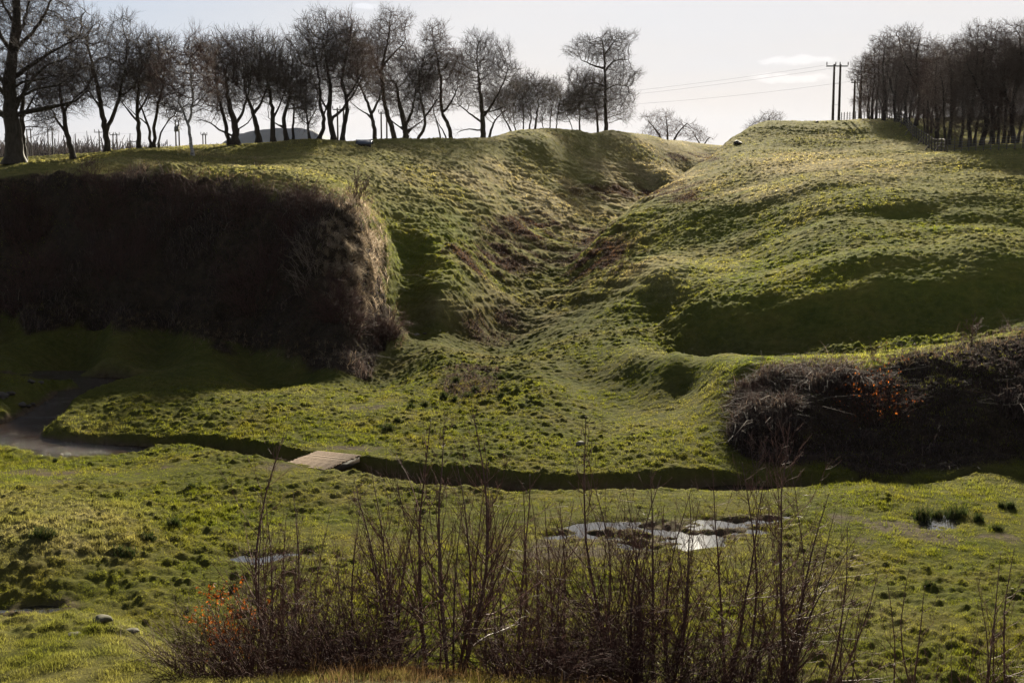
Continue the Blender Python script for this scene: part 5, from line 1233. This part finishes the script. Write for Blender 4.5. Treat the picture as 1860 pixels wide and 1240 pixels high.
# shrubs on the banks
BK = 'bare shrubs on the bank tops'
S('thin bare shrub on the left scarp top above the middle', 468, 338, 93, [(462, 285), (478, 290), (450, 305), (490, 310)], name='bare_shrub', dens=.9, group=BK, r=.03)
S('thin bare shrub at the right end of the left scarp top', 655, 372, 90, [(655, 300), (645, 310), (668, 315), (632, 330)], name='bare_shrub', dens=.9, group=BK, r=.03)
S('wispy bare shrub on the left scarp top, leftmost of three', 152, 315, 94, [(148, 288), (158, 290), (170, 284), (178, 292)], name='bare_shrub', dens=.7, group=BK, r=.03)
S('low twiggy shrub on the left scarp top right of the wispy one', 195, 315, 94, [(192, 298), (204, 295)], name='bare_shrub', dens=.7, group=BK, r=.02)
S('fan shaped bare shrub on the right bank near the right edge', 1768, 628, 60, [(1755, 580), (1770, 568), (1784, 576), (1742, 600), (1796, 598)], name='bare_shrub', dens=1.4, group=BK, r=.018)
S('small bare shrub on the middle of the right bank top', 1590, 660, 58, [(1580, 612), (1598, 620), (1570, 632)], name='bare_shrub', dens=1.2, group=BK, r=.015)
S('twiggy dark shrub at the left end of the right bank', 1372, 838, 50, [(1362, 790), (1392, 785)], name='bare_shrub', dens=1.0, group=BK, r=.02)
T('copper leaved beech shrub clinging to the face of the right bank', 1590, 770, 53, 110, 100, 60, M_bcane, name='beech_shrub', leaf=380, arch=.1, group='leafy shrubs', rr=.006, dpt=.8)
T('pale bleached bramble bush on the left end of the right bank', 1350, 735, 55.5, 80, 50, 220, M_bcane, name='bramble_bush', arch=1.0, group=BK, rr=.007, dpt=1.2)
T('rusty bracken bush on the low tip of the left scarp', 700, 612, 80, 60, 40, 220, M_bcane, name='bracken_bush', arch=.6, group=BK, rr=.016, dpt=1.5)
T('pale arching bush on the sunlit end of the left scarp', 560, 470, 80, 60, 50, 80, M_pcane, name='bare_shrub', arch=.3, group=BK, rr=.012, dpt=1.5, lean=-.3)

SG2 = 'bramble bushes on the left scarp'
for a in [('wide bramble bush hanging over the top of the left scarp near the picture edge', 50, 410, 90, 110, 45), ('bramble bush near the top of the left scarp, below the wispy shrub', 185, 400, 89, 110, 45),
          ('rounded bush halfway up the left scarp below the forward birch', 335, 430, 87.5, 120, 60), ('bush just under the top of the left scarp, right of its middle', 440, 400, 86, 100, 42),
          ('bush below the top right shoulder of the left scarp', 545, 425, 84, 100, 55), ('low bush midway down the left part of the left scarp', 230, 500, 86, 140, 70),
          ('bush low on the right half of the left scarp', 470, 540, 81, 120, 80), ('bush near the foot of the sunlit right end of the left scarp', 620, 610, 77, 90, 70),
          ('bush low on the far left of the left scarp', 60, 520, 86, 130, 60)]:
    T(a[0], a[1], a[2], a[3], a[4], a[5], 230, M_bcane, name='bramble_bush', arch=.7, group=SG2, rr=.016, dpt=1.4, sub=4)
T('reddish twiggy thicket behind the tangle of pale canes at lower left', 395, 1245, 17.5, 200, 140, 130, M_bcane, sub=5, arch=.3)
T('bushy brown thicket between the beech and the V forked sapling', 590, 1250, 16.2, 220, 130, 70, M_shoot, sub=5, arch=.2)
# dead grass at the very bottom and round the knoll
nn = 9000
w = np.where((PXf > 560) & (PXf < 1950) & (Yg > 11.5) & (Yg < 17.5), 1.0, 0.0)[:-1, :-1]*cellA*np.clip(fbm(Xg, Yg, 1.2, 3, 97)[:-1, :-1]+.3, 0, 1)
l = sample(w, nn); X, Y = l(Xg), l(Yg)
M_fg = stem_mat('brown_grass', [(0.0, (0.028, 0.018, 0.010)), (0.6, (0.07, 0.044, 0.024)), (1.0, (0.17, 0.12, 0.07))], 0.3)
o = strands(X, Y, rng.uniform(.10, .3, nn), np.full(nn, .006), .35, .35, 'long_grass', M_fg, n=5)
tag(o, 'long brown dead grass along the bottom edge under the saplings', 'long grass', kind='stuff')

# ------------------------------------------------------------------ thin haze over the whole scene
m = MB(); m.box((0, 1270, 30.5), (7400, 2740, 75)); M_haze = bpy.data.materials.new('haze_air'); M_haze.use_nodes = True
hn = M_haze.node_tree; hn.nodes.clear(); ho = hn.nodes.new('ShaderNodeOutputMaterial'); hv = hn.nodes.new('ShaderNodeVolumePrincipled')
hv.inputs['Color'].default_value = (0.92, 0.94, 1.0, 1); hv.inputs['Density'].default_value = 0.000013; hv.inputs['Anisotropy'].default_value = 0.3
hn.links.new(hv.outputs[0], ho.inputs['Volume'])
haze = m.build('haze', M_haze); tag(haze, 'thin pale haze in the air over the valley', 'haze', kind='stuff')
